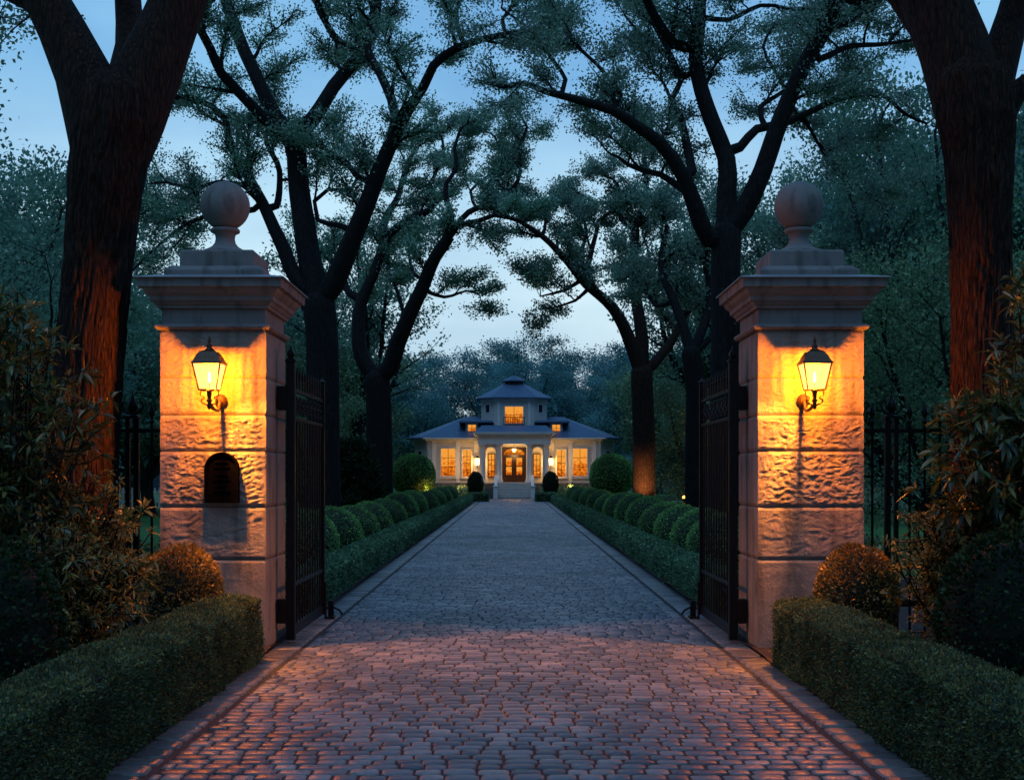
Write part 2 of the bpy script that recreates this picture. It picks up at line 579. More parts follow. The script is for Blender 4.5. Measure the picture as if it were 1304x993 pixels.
# ------------------------------------------------------------------ world, sun, camera
def make_world():
    w = bpy.data.worlds.new('World')
    SC.world = w
    w.use_nodes = True
    t = w.node_tree
    t.nodes.clear()

    class WT(NT):
        def __init__(s):
            s.t = t
            s.out = t.nodes.new('ShaderNodeOutputWorld')
    n = WT()
    sky = n.n('TexSky', sky_type='NISHITA')
    sky.sun_disc = False
    sky.sun_elevation = R(1.0)
    sky.sun_rotation = R(SUN_AZ)
    sky.air_density = 1.6
    sky.dust_density = 1.0
    sky.ozone_density = 6.0
    tc = n.n('TexCoord')
    sp = n.n('SeparateXYZ', {0: (tc, 'Generated')})
    rp = n.ramp((sp, 2), [(0.0, (0.5, 0.66, 0.74)), (0.12, (0.47, 0.66, 0.78)), (0.3, (0.19, 0.42, 0.68)), (0.6, (0.1, 0.28, 0.58)), (1.0, (0.06, 0.17, 0.4))])
    nz = n.n('TexNoise', {'Vector': n.n('Mapping', {'Vector': (tc, 'Generated'), 'Scale': (2.0, 2.0, 5.0)}), 'Scale': 1.4, 'Detail': 5.0, 'Roughness': 0.5})
    cl = n.ramp((nz, 'Fac'), [(0.38, (0.74, 0.8, 0.88)), (0.64, (1.22, 1.15, 1.07))])
    m1 = n.n('Mix', {'Factor': 1.0}, data_type='RGBA', blend_type='MULTIPLY')
    t.links.new(rp.outputs[0], m1.inputs[6])
    t.links.new(cl.outputs[0], m1.inputs[7])
    # paler and brighter toward the last of the light, down the drive
    gy = n.ramp(n.n('Math', {0: (sp, 1), 1: 0.5}, operation='MULTIPLY_ADD'), [(0.0, (0.22, 0.25, 0.33)), (0.5, (0.4, 0.45, 0.55)), (0.8, (1.0, 1.03, 1.05)), (1.0, (1.25, 1.2, 1.12))])
    gy.inputs[0].links[0].from_node.inputs[2].default_value = 0.5
    m2 = n.n('Mix', {'Factor': 1.0}, data_type='RGBA', blend_type='MULTIPLY')
    t.links.new(m1.outputs[2], m2.inputs[6])
    t.links.new(gy.outputs[0], m2.inputs[7])
    b1 = n.n('Background', {'Color': (m2, 2), 'Strength': SKY_RAMP})
    b2 = n.n('Background', {'Color': sky, 'Strength': SKY_NISHITA})
    ad = n.n('AddShader', {0: b1, 1: b2})
    t.links.new(ad.outputs[0], n.out.inputs['Surface'])


SUN_AZ, SKY_RAMP, SKY_NISHITA = 10.0, 1.1, 0.05
make_world()
sl = bpy.data.lights.new('dusk_sun', 'SUN')
sl.energy = 0.9
sl.angle = R(50)
sl.color = (0.4, 0.7, 1.0)
so = bpy.data.objects.new('dusk_sun', sl)
COL.objects.link(so)
so.rotation_euler = (R(24), 0, R(-SUN_AZ))

cam = bpy.data.cameras.new('camera')
cam.sensor_width = 36
cam.lens = 36 * F / 1304
cam.shift_x = 0.0
cam.shift_y = 108.5 / 1304
cam.clip_end = 1200
cam.clip_start = 0.1
co = bpy.data.objects.new('camera', cam)
COL.objects.link(co)
co.location = (0, 0, CAMZ)
co.rotation_euler = (R(90), 0, 0)
SC.camera = co
SC.view_settings.view_transform = 'Standard'
SC.view_settings.look = 'None'
SC.view_settings.exposure = 0
SC.view_settings.gamma = 1
SC.cycles.max_bounces = 6
SC.cycles.diffuse_bounces = 3
SC.cycles.glossy_bounces = 3
SC.cycles.transmission_bounces = 4
SC.cycles.transparent_max_bounces = 8
SC.cycles.volume_bounces = 0
SC.cycles.sample_clamp_indirect = 4
SC.cycles.use_denoising = True


def point(name, loc, energy, col, radius=0.03, parent=None):
    l = bpy.data.lights.new(name, 'POINT')
    l.energy = energy
    l.color = col
    l.shadow_soft_size = radius
    o = bpy.data.objects.new(name, l)
    COL.objects.link(o)
    o.location = loc
    o.parent = parent
    return o


# ------------------------------------------------------------------ ground and drive
def grid_sheet(xs, ys, zf):
    V = [(x, y, zf(x, y)) for y in ys for x in xs]
    nx = len(xs)
    Fc = [(j * nx + i, j * nx + i + 1, (j + 1) * nx + i + 1, (j + 1) * nx + i) for j in range(len(ys) - 1) for i in range(nx - 1)]
    return V, Fc


mb = MB()
xs = [-400, -150, -60] + [x * 2.0 for x in range(-20, 21)] + [60, 150, 400]
ys = [-60, -20] + [y * 3.0 for y in range(-2, 50)] + [200, 300, 500, 900]
V, Fc = grid_sheet(xs, ys, lambda x, y: -0.03 if abs(x) < 4.5 else -0.03 + 0.05 * noise.noise(Vector((x * 0.15, y * 0.15, 0))))
mb.add(V, Fc, True)
struct(mb.build('lawn', M['lawn']))
# mulch beds beside the drive
for sx, nm in ((-1, 'left'), (1, 'right')):
    mb = MB()
    xs = [sx * (2.2 + 0.25 * k) for k in range(17)]
    ys = [1 + 0.5 * k for k in range(30)]
    V, Fc = grid_sheet(xs, ys, lambda x, y: 0.02 + 0.035 * noise.noise(Vector((x * 3, y * 3, 0))))
    mb.add(V, Fc if sx > 0 else [f[::-1] for f in Fc], True)
    struct(mb.build('mulch_bed', M['soil']))
    mb = MB()
    xs = [sx * (2.26 + 0.35 * k) for k in range(12)]
    ys = [16 + 1.0 * k for k in range(62)]
    V, Fc = grid_sheet(xs, ys, lambda x, y: 0.02 + 0.05 * noise.noise(Vector((x * 2, y * 2, 3))))
    mb.add(V, Fc if sx > 0 else [f[::-1] for f in Fc], True)
    struct(mb.build('planting_bed', M['soil']))

DRIVE_END = 85.0
mb = MB()
mb.box(-2.3, 2.3, -12, DRIVE_END, -0.1, -0.009)
mb.box(-14, 14, 82.5, DRIVE_END + 6, -0.1, -0.017)
struct(mb.build('driveway_bed', M['mortar']))


def stones(rows):
    """rounded setts: (x0, x1, y0, y1, top) each with a skirt, a shoulder and a crown"""
    A = np.array(rows)
    n = len(A)
    x0, x1, y0, y1, zt = A.T
    cx, cy = (x0 + x1) / 2, (y0 + y1) / 2
    hx, hy = (x1 - x0) / 2, (y1 - y0) / 2
    ch = 0.24
    base = []
    for k in range(8):  # chamfered outline
        sx, sy = [(-1 + ch, -1), (1 - ch, -1), (1, -1 + ch), (1, 1 - ch), (1 - ch, 1), (-1 + ch, 1), (-1, 1 - ch), (-1, -1 + ch)][k]
        base.append((sx, sy))
    v = np.empty((n, 25, 3))
    tx = rng.normal(0, 0.011, n)
    ty = rng.normal(0, 0.013, n)
    for k, (sx, sy) in enumerate(base):
        j = rng.uniform(0.93, 1.03, n)
        for lvl, (sc, dz) in enumerate(((1.0, -0.022), (0.96, -0.0045), (0.82, 0.0))):
            px, py = cx + hx * sx * sc * j, cy + hy * sy * sc * j
            v[:, lvl * 8 + k, 0] = px
            v[:, lvl * 8 + k, 1] = py
            v[:, lvl * 8 + k, 2] = zt + dz + ((px - cx) * tx + (py - cy) * ty if lvl else 0)
    v[:, 24, 0], v[:, 24, 1], v[:, 24, 2] = cx, cy, zt + 0.003
    b = (np.arange(n) * 25)[:, None]
    q, t = [], []
    for k in range(8):
        k2 = (k + 1) % 8
        for lvl in range(2):
            q.append(b + np.array([[lvl * 8 + k, lvl * 8 + k2, lvl * 8 + 8 + k2, lvl * 8 + 8 + k]]))
        t.append(b + np.array([[16 + k, 16 + k2, 24]]))
    me = arr_mesh('setts', v.reshape(-1, 3), [np.concatenate(q), np.concatenate(t)])
    me.polygons.foreach_set('use_smooth', np.ones(len(me.polygons), dtype=bool))
    return me


rows = []
y = 2.5
HALF = 1.93
while y < DRIVE_END - 0.2:
    far = 1.0 if y < 34 else 1.35
    d = rng.uniform(0.108, 0.13) * far
    x = -HALF - rng.uniform(0, 0.12)
    gy = rng.uniform(0.004, 0.008)
    while x < HALF:
        w = rng.uniform(0.11, 0.2) * far
        a, c = max(x, -HALF), min(x + w, HALF)
        if HALF - c < 0.07:
            c = HALF
        g = rng.uniform(0.002, 0.005)
        if c - a > 0.05:
            wav = 0.012 * math.sin(x * 2.3 + y)
            rows.append((a + g, c - g, y + gy + wav + rng.normal(0, 0.004), y + d - gy + wav + rng.normal(0, 0.004),
                         0.0 + rng.normal(0, 0.0014) + 0.006 * noise.noise(Vector((x * 0.6, y * 0.6, 1)))))
        x = c if c == HALF else x + w
    y += d
struct(link('driveway', stones(rows), M['cobble']))
for sx in (-1, 1):
    rows = []
    y = 2.5
    while y < 76:
        d = rng.uniform(0.2, 0.24) * (1 if y < 34 else 1.5)
        a, c = sorted((sx * 1.965, sx * 2.22))
        if not (11.3 < y < 12.6 and False):
            rows.append((a, c, y + 0.006, y + d - 0.006, 0.006 + rng.normal(0, 0.002)))
        y += d
    struct(link('kerb', stones(rows), M['kerb']))

# ------------------------------------------------------------------ gate pillars
PX, PY, PW = 2.735, 11.985, 0.485          # centre and half width; front face at y = 11.5


def fbm(p, o=4):
    return noise.fractal(p, 0.9, 2.1, o)


def rock_block(mb, z0, z1, cx, cy, h, amp, freq, seed, res=0.03):
    """one course: a box whose four faces are worked with relief (less near the arrises)"""
    nz = max(3, int((z1 - z0) / res))
    nx = max(4, int(2 * h / res))
    ring = []
    for k in range(4 * nx):
        side, t = divmod(k, nx)
        u = t / nx * 2 - 1
        ring.append([(u, -1), (1, u), (-u, 1), (-1, -u)][side] + (side,))
    rings = []
    for j in range(nz + 1):
        vz = j / nz
        z = z0 + (z1 - z0) * vz
        r = []
        for (u, w, side) in ring:
            x, yy = cx + u * h, cy + w * h
            nrm = [(0, -1), (1, 0), (0, 1), (-1, 0)][side]
            e = min(1 - abs(u if side in (0, 2) else w), 0.12) / 0.12
            ez = min(vz * (z1 - z0), (1 - vz) * (z1 - z0), 0.05) / 0.05
            p = Vector((x * freq + seed, yy * freq, z * freq * 1.6))
            pw = p + noise.noise_vector(p * 0.35) * 0.9
            rough = fbm(pw, 3) * 0.55 + (abs(noise.noise(Vector((pw.x * 0.6, pw.y * 0.6, pw.z * 0.85)))) - 0.25) * 0.8 + 0.35 * noise.noise(p * 0.22)
            inner = (side == 1 and cx < 0) or (side == 3 and cx > 0)
            a = amp * (0.12 if inner else 1.0)
            dd = a * rough * max(0, min(e, ez)) - 0.012 * (1 - min(1, ez * 2.2))
            r.append((x + nrm[0] * dd, yy + nrm[1] * dd, z))
        rings.append(r)
    mb.loft(rings, True, False)


def make_pillar(sx, label):
    cx, cy = sx * PX, PY
    t = thing('gate_pillar', label, 'pillar', (cx, cy, 0))
    off = (0, 0, 0)
    mb = MB()
    g = 0.006
    for (z0, z1, amp, fr) in ((0.0, 0.83, 0.004, 6), (0.83, 1.31, 0.009, 11), (1.31, 1.82, 0.02, 17), (1.82, 2.153, 0.017, 19), (2.153, 2.49, 0.009, 22), (2.49, 2.925, 0.009, 22)):
        gg = g if z1 != 2.49 and z0 != 2.49 else 0.0015
        rock_block(mb, z0 + (gg if z0 else 0), z1 - gg, 0.001 * sx, 0, PW, amp, fr, sx * 11 + z0 * 7, 0.013)
    for i in range(len(mb.sm)):
        mb.sm[i] = False
    o = mb.build('shaft', M['stone'], t)
    mb = MB().square(0, 0, [(PW - 0.014, 0.02), (PW - 0.014, 2.91)])
    mb.build('joint', M['joint'], t)
    # string moulding, frieze, cornice, stepped cap
    MB().square(0, 0, [(PW + 0.004, 2.927), (PW + 0.03, 2.935), (PW + 0.045, 2.955), (PW + 0.04, 2.972), (PW + 0.006, 2.985)]).build('string_moulding', M['trimstone'], t, bevel=0.004)
    MB().square(0, 0, [(PW - 0.012, 2.987), (PW - 0.012, 3.118)]).build('frieze', M['trimstone'], t)
    MB().square(0, 0, [(PW - 0.008, 3.12), (PW + 0.022, 3.125), (PW + 0.022, 3.148), (PW + 0.035, 3.155), (PW + 0.058, 3.185), (PW + 0.075, 3.19),
                       (PW + 0.078, 3.232), (PW + 0.09, 3.238), (PW + 0.115, 3.262), (PW + 0.128, 3.295), (PW + 0.165, 3.302), (PW + 0.168, 3.372), (PW + 0.18, 3.378)]).build('cornice', M['trimstone'], t, bevel=0.004)
    MB().square(0, 0, [(PW + 0.195, 3.381), (PW + 0.195, 3.391), (PW - 0.02, 3.44)]).build('flashing', M['lead'], t, bevel=0.003)
    MB().square(0, 0, [(0.46, 3.43), (0.46, 3.485), (0.45, 3.495), (0.40, 3.53)]).build('cap_step', M['trimstone'], t, bevel=0.006)
    MB().square(0, 0, [(0.345, 3.532), (0.345, 3.675), (0.33, 3.69)]).build('cap_block', M['trimstone'], t, bevel=0.006)
    prof = [(0.235, 3.692), (0.235, 3.715), (0.215, 3.73), (0.17, 3.748), (0.125, 3.775), (0.098, 3.81), (0.09, 3.85), (0.095, 3.885), (0.115, 3.905), (0.135, 3.912), (0.14, 3.93), (0.13, 3.945), (0.12, 3.95)]
    f = MB().lathe(0, 0, prof, 40).build('finial_pedestal', M['trimstone'], t)
    ball = [(0.232 * math.sin(a) + 0.0, 4.165 - 0.232 * math.cos(a)) for a in [R(12 + 168 * k / 24) for k in range(24)]] + [(0.003, 4.397)]
    MB().lathe(0, 0, ball, 48).build('finial_ball', M['trimstone'], t)
    return t


make_pillar(-1, 'rough limestone gate pillar carrying the arched dark plaque, topped by a stone ball')
make_pillar(1, 'rough limestone gate pillar without any plaque, topped by a stone ball')

# arched plaque on one pillar
t = thing('plaque', 'dark arched metal plaque fixed to the stone gate pillar under its lantern', 'plaque', (-2.645, 11.462, 1.35))


def arch_poly(hw, h, n=14):
    return [(-hw, 0), (hw, 0)] + [(hw * math.cos(PI * k / n), h - hw + hw * math.sin(PI * k / n)) for k in range(n + 1)]


MB().prism(arch_poly(0.155, 0.46), 'y', -0.02, 0.03).build('back_plate', M['bronze'], t, bevel=0.005)
mb = MB()
o1, o2 = arch_poly(0.155, 0.46), arch_poly(0.138, 0.443)
o2 = [(u, v + 0.017 * (v < 0.01)) for u, v in o2]
n_ = len(o1)
mb.loft([[(u, -0.021, v) for u, v in o1], [(u, -0.034, v) for u, v in o1], [(u, -0.034, v) for u, v in o2], [(u, -0.021, v) for u, v in o2]], False)
mb.build('border', M['bronze'], t)
mb = MB()
for k, (w_, z_) in enumerate(((0.055, 0.36), (0.075, 0.315), (0.06, 0.25), (0.07, 0.2), (0.05, 0.15), (0.075, 0.1))):
    mb.box(-w_, w_, -0.027, -0.0205, z_, z_ + 0.014)
mb.build('lettering', M['bronze'], t, bevel=0.003)


# ------------------------------------------------------------------ wall lanterns on the pillars
def make_lantern(sx, label):
    cx, cy = sx * 2.70, 11.21
    t = thing('wall_lantern', label, 'wall lantern', (cx, cy, 2.2), 'lit lanterns on the gate pillars')
    t.scale = (0.88, 0.88, 0.88)
    z0, z1 = 0.19, 0.44           # glass bottom and top
    w0, w1 = 0.088, 0.138
    # roof
    MB().square(0, 0, [(0.15, 0.44), (0.153, 0.452), (0.145, 0.46), (0.13, 0.485), (0.108, 0.53), (0.085, 0.565), (0.05, 0.582)]).build('roof', M['lampmetal'], t, bevel=0.003)
    fin = [(0.05, 0.583), (0.052, 0.592), (0.03, 0.6), (0.024, 0.615), (0.034, 0.63), (0.02, 0.643), (0.014, 0.66), (0.022, 0.675), (0.014, 0.69), (0.006, 0.72), (0.001, 0.735)]
    MB().lathe(0, 0, fin, 12).build('finial', M['lampmetal'], t)
    # corner posts and bottom tray
    mb = MB()
    for a, b in ((-1, -1), (1, -1), (1, 1), (-1, 1)):
        mb.tube([(a * w0, b * w0, z0 - 0.005), (a * w1, b * w1, z1)], 0.008, 4, False)
    for a, b, c, d in ((-1, -1, 1, -1), (1, -1, 1, 1), (1, 1, -1, 1), (-1, 1, -1, -1)):
        mb.tube([(a * w0, b * w0, z0 - 0.008), (c * w0, d * w0, z0 - 0.008)], 0.009, 4, False)
        mb.tube([(a * w0, b * w0, z0 - 0.008), (0, 0, z0 - 0.016)], 0.006, 4, False)
    mb.build('frame', M['lampmetal'], t)
    for k in range(4):
        a = PI / 2 * k
        pts = []
        for (u, z) in ((-1, z0), (1, z0), (1, z1), (-1, z1)):
            w = (w0 if z == z0 else w1) - 0.004
            x, yv = u * (w - 0.004), -w
            pts.append((x * math.cos(a) - yv * math.sin(a), x * math.sin(a) + yv * math.cos(a), z))
        MB().add(pts, [(0, 1, 2, 3)]).build('glass', M['lampglass'], t)
    c = MB().lathe(0, 0, [(0.006, 0.175), (0.006, 0.25), (0.008, 0.252), (0.007, 0.258)], 10).build('candle', M['lampmetal'], t)
    bl = MB().lathe(0, 0, [(0.005, 0.26), (0.012, 0.28), (0.013, 0.31), (0.009, 0.34), (0.002, 0.365)], 12).build('bulb', M['bulb'], t)
    # support: stem below the tray, scroll arm back to a round plate on the wall
    s = MB()
    s.lathe(0, 0, [(0.02, 0.06), (0.035, 0.075), (0.018, 0.09), (0.022, 0.12), (0.026, 0.15), (0.03, 0.175)], 14)
    s.lathe(0, 0, [(0.002, -0.02), (0.018, -0.005), (0.025, 0.02), (0.018, 0.045), (0.02, 0.06)], 12)
    arm = [(0.0, 0.0, 0.04)]
    dx = 0.045 * (1 if sx < 0 else -1)
    s.tube(smooth_path([(0, 0, 0.05), (dx * 0.4, 0.08, 0.0), (dx * 0.9, 0.2, -0.01), (dx, 0.26, 0.07), (dx, 0.28, 0.09)], 0.03), 0.019, 8)
    for q in (-1, 1):
        s.tube(smooth_path([(q * 0.085, 0, 0.178), (q * 0.09, 0, 0.13), (q * 0.055, 0, 0.12), (q * 0.05, 0, 0.095), (q * 0.08, 0, 0.085), (q * 0.075, 0, 0.055), (q * 0.02, 0, 0.03)], 0.015), 0.009, 6)
    s.build('bracket', M['lampmetal'], t)
    p = MB()
    n = 20
    p.loft([[(dx + r * math.cos(2 * PI * k / n), yy, 0.09 + 1.15 * r * math.sin(2 * PI * k / n)) for k in range(n)] for r, yy in ((0.062, 0.33), (0.062, 0.3), (0.05, 0.285), (0.03, 0.27))], True, True)
    p.build('wall_plate', M['lampmetal'], t)
    lp = point('lantern_light', (0, 0, 0.305), LANTERN_W, LANTERN_COL, 0.03, t)
    # spot added at the lantern to brighten the drive
    l = bpy.data.lights.new('added_drive_spot', 'SPOT')
    l.energy, l.color, l.shadow_soft_size = 700.0, (1.0, 0.3, 0.035), 0.03
    l.spot_size, l.spot_blend = R(92), 0.4
    o = bpy.data.objects.new('added_drive_spot', l)
    COL.objects.link(o)
    o.parent = t
    o.location = (0, 0, 0.305)
    o.rotation_euler = Vector((-sx * 1.9, -0.1, -2.47)).to_track_quat('-Z', 'Y').to_euler()
    return t


LANTERN_W, LANTERN_COL = 400.0, (1.0, 0.215, 0.002)
make_lantern(-1, 'lit coach lantern on the stone pillar above the arched plaque')
make_lantern(1, 'lit coach lantern on the stone pillar that has no plaque')


# ------------------------------------------------------------------ gate leaves, folded open along the drive
def make_gate(sx, label):
    gx = sx * 2.11
    t = thing('gate_leaf', label, 'gate', (gx, 12.0, 0), None)
    Y0, Y1 = 0.0, 1.95
    def sq(mb, y, z0, z1, h):
        mb.box(-h, h, y - h, y + h, z0, z1)
    hp = MB()
    sq(hp, Y0, 0.03, 2.68, 0.04)
    hp.square(0, Y0, [(0.05, 2.682), (0.05, 2.7), (0.02, 2.72), (0.035, 2.745), (0.035, 2.765), (0.012, 2.8), (0.002, 2.84)])
    hp.build('hinge_post', M['iron'], t, bevel=0.004)
    lp = MB()
    sq(lp, Y1, 0.06, 2.62, 0.03)
    lp.square(0, Y1, [(0.036, 2.622), (0.036, 2.635), (0.012, 2.66), (0.002, 2.69)])
    lp.build('latch_post', M['iron'], t, bevel=0.004)
    for (z0, z1) in ((0.06, 0.16), (0.53, 0.565), (2.13, 2.165), (2.40, 2.435)):
        MB().box(-0.018, 0.018, Y0 + 0.043, Y1 - 0.033, z0, z1).build('rail', M['iron'], t, bevel=0.003)
    nb = 11
    for k in range(nb):
        y = Y0 + (Y1 - Y0) * (k + 1) / (nb + 1)
        b = MB()
        b.tube([(0, y, 0.161), (0, y, 2.13)], 0.0105, 8)
        b.tube([(0, y, 2.434), (0, y, 2.55)], 0.011, 8)
        b.lathe(0, y, [(0.011, 2.55), (0.02, 2.558), (0.011, 2.566), (0.017, 2.59), (0.008, 2.63), (0.001, 2.66)], 8)
        b.build('bar', M['iron'], t)
    # scrolled panel between the two upper rails
    s = MB()
    n = 8
    for k in range(n):
        yc = Y0 + 0.06 + (Y1 - Y0 - 0.12) * (k + 0.5) / n
        for q in (-1, 1):
            for up in (-1, 1):
                pts = []
                for j in range(22):
                    a = j / 21 * 2.6 * PI
                    r = 0.056 * (1 - j / 26)
                    pts.append((0.004 * q, yc + q * (0.052 - r * math.cos(a) * 0.95), 2.283 + up * (0.058 - r * math.sin(a))))
                s.tube(pts, 0.0075, 5)
        s.lathe(0, yc, [(0.002, 2.25), (0.018, 2.27), (0.02, 2.283), (0.018, 2.296), (0.002, 2.316)], 8)
    s.build('scroll_panel', M['iron'], t)
    for z in (0.32, 2.35):
        b = MB()
        b.box(-sx * -0.042 if sx > 0 else -0.125, 0.125 if sx > 0 else -0.042, Y0 - 0.055, Y0 + 0.055, z - 0.13, z + 0.1)
        b.build('hinge_bracket', M['iron'], t, bevel=0.006)
    # drop bolt at the free end
    d = MB()
    d.tube([(-sx * 0.04, Y1 - 0.01, 0.004), (-sx * 0.04, Y1 - 0.01, 0.42)], 0.012, 8)
    d.box(-0.055, 0.055, Y1 - 0.05, Y1 + 0.03, 0.17, 0.2)
    d.build('drop_bolt', M['iron'], t)
    return t


make_gate(-1, 'open black iron gate leaf hinged on the pillar with the plaque')
make_gate(1, 'open black iron gate leaf hinged on the pillar without a plaque')
for sx, lb in ((-1, 'small black gate stop in the paving by the gate leaf near the plaque'), (1, 'small black gate stop in the paving by the gate leaf hung on the plain pillar')):
    t = thing('gate_stop', lb, 'gate stop', (sx * 2.03, 14.1, 0.0))
    MB().square(0, 0, [(0.03, 0.0), (0.03, 0.18), (0.024, 0.2)]).build('post', M['iron'], t, bevel=0.004)
    MB().box(-0.05, 0.05, -0.12, 0.06, 0.001, 0.025).build('base', M['iron'], t, bevel=0.004)
    MB().tube([(sx * -0.02, -0.03, 0.13), (sx * -0.1, -0.03, 0.09), (sx * -0.13, -0.03, 0.04)], 0.012, 6).build('catch', M['iron'], t)


# ------------------------------------------------------------------ iron railings outward of the pillars
def make_railing(sx, label):
    t = thing('iron_railing', label, 'railing', (sx * 3.3, 12.45, 0))
    def spear(b, x, zt, r):
        b.lathe(x, 0, [(r, 0.0), (r, zt - 0.22), (r * 2.0, zt - 0.21), (r * 2.0, zt - 0.19), (r, zt - 0.18), (r * 1.1, zt - 0.16), (r * 2.6, zt - 0.12), (r * 2.0, zt - 0.08), (r * 0.7, zt - 0.03), (0.001, zt)], 8)
    X1 = 4.1
    for z in (0.3, 2.02):
        MB().box(min(sx * 0.0, sx * X1), max(sx * 0.0, sx * X1), -0.012, 0.012, z, z + 0.04).build('rail', M['iron'], t)
    x = 0.12
    k = 0
    while x < X1:
        b = MB()
        if k % 7 == 2:
            b.box(sx * x - 0.027, sx * x + 0.027, -0.027, 0.027, 0, 2.16)
            b.box(sx * (x + 0.085) - 0.02, sx * (x + 0.085) + 0.02, -0.02, 0.02, 0, 2.16)
            xc = sx * (x + 0.04)
            b.square(xc, 0, [(0.075, 2.162), (0.075, 2.185), (0.03, 2.2)])
            b.lathe(xc, 0, [(0.03, 2.2), (0.022, 2.215), (0.05, 2.25), (0.055, 2.29), (0.035, 2.33), (0.012, 2.39), (0.001, 2.45)], 10)
            for q in (-1, 1):
                b.tube(smooth_path([(xc + q * 0.02, 0, 2.2), (xc + q * 0.085, 0, 2.24), (xc + q * 0.1, 0, 2.31), (xc + q * 0.075, 0, 2.34)], 0.02), 0.012, 6)
            b.build('post', M['iron'], t)
            x += 0.22
        else:
            spear(b, sx * x, 2.33, 0.013)
            b.build('picket', M['iron'], t)
            x += 0.15
        k += 1
    return t


make_railing(-1, 'black iron railing with spear points beside the pillar with the plaque')
make_railing(1, 'black iron railing with spear points beside the pillar without a plaque')


# ------------------------------------------------------------------ hedges, clipped balls and shrubs
def hedge(name, label, cat, x0, x1, y0, y1, h, dens, leaf, mat, group=None, fall=0.0, z0=0.0, rough=0.032):
    """clipped hedge: dark solid core, its shade put into the colour, under a skin of small leaves; leaves grow larger and fewer with distance"""
    cx, cy = (x0 + x1) / 2, (y0 + y1) / 2
    t = thing(name, label, cat, (cx, cy, z0), group)
    a, b = (x1 - x0) / 2, (y1 - y0) / 2
    ins = 0.035
    MB().box(-a + ins, a - ins, -b + ins, b - ins, 0.0, h - ins).build('shade_core', M['core'], t)
    P, Nn, S = [], [], []
    def face(area, fn, nrm):
        n = int(area * dens)
        u, v = rng.random(n) ** (1 + fall), rng.random(n)
        P.append(fn(u, v))
        Nn.append(np.broadcast_to(np.array(nrm, float), (n, 3)))
        S.append(1 + fall * 1.6 * u)
    L, W = 2 * b, 2 * a
    face(L * W, lambda u, v: np.stack([-a + W * v, -b + L * u, np.full_like(u, h)], 1), (0, 0, 1))
    for q in (-1, 1):
        face(L * h, lambda u, v: np.stack([np.full_like(u, q * a), -b + L * u, h * v], 1), (q, 0, 0))
    face(W * h * 1.2, lambda u, v: np.stack([-a + W * v, np.full_like(u, -b), h * rng.random(len(u))], 1), (0, -1, 0))
    face(W * h * 0.6, lambda u, v: np.stack([-a + W * v, np.full_like(u, b), h * rng.random(len(u))], 1), (0, 1, 0))
    P, Nn, S = np.concatenate(P), np.concatenate(Nn), np.concatenate(S)
    # rounded arrises and an uneven clip
    lump = np.array([noise.noise(Vector((p[0] * 4 + cx, p[1] * 2.2 + cy, p[2] * 4))) for p in P])
    P = P + Nn * (lump * rough + rng.normal(0, 0.008, len(P)) + (rng.random(len(P)) < 0.05) * rng.exponential(0.018, len(P)))[:, None]
    edge = np.maximum(0, np.abs(P[:, 0]) - (a - 0.05)) * np.maximum(0, P[:, 2] - (h - 0.05)) / 0.05
    P[:, 2] -= edge * 0.5
    ax = Nn * 0.75 + rng.normal(0, 0.55, P.shape) + np.array([0, 0, 0.25])
    Lf = leaf * S * rng.uniform(0.7, 1.3, len(P))
    me = diamond_leaves('leaves', P, ax, Lf, Lf * 0.6)
    link('leaves', me, mat, t)
    return t


hedge('box_hedge', 'low clipped hedge in the foreground in front of the pillar with the plaque', 'hedge', -2.62, -2.17, 2.6, 10.85, 0.55, 11500, 0.019, M['hedge_leaf'])
hedge('box_hedge', 'low clipped hedge in the foreground in front of the plain pillar', 'hedge', 2.21, 2.66, 2.6, 10.6, 0.55, 11500, 0.019, M['hedge_leaf'])
hedge('box_hedge', 'long low hedge edging the drive beyond the gate leaf near the plaque', 'hedge', -2.72, -2.33, 14.35, 73, 0.43, 1300, 0.034, M['drive_hedge_leaf'], None, 0.7)
hedge('box_hedge', 'long low hedge edging the drive beyond the gate leaf on the plain pillar', 'hedge', 2.33, 2.72, 14.35, 73, 0.43, 1300, 0.034, M['drive_hedge_leaf'], None, 0.7)
hedge('box_hedge', 'second low hedge behind the row of clipped balls, beside the small conifer', 'hedge', -4.55, -4.1, 18, 66, 0.5, 700, 0.05, M['drive_hedge_leaf'], None, 0.7)
hedge('box_hedge', 'second low hedge behind the row of clipped balls, by the uplit tree trunk', 'hedge', 4.1, 4.55, 18, 66, 0.5, 700, 0.05, M['drive_hedge_leaf'], None, 0.7)
hedge('box_hedge', 'short hedge block at the drive end left of the white steps', 'hedge', -2.62, -1.45, 76, 77.2, 0.5, 500, 0.08, M['drive_hedge_leaf'])
hedge('box_hedge', 'short hedge block at the drive end right of the white steps', 'hedge', 1.45, 2.62, 76, 77.2, 0.5, 500, 0.08, M['drive_hedge_leaf'])


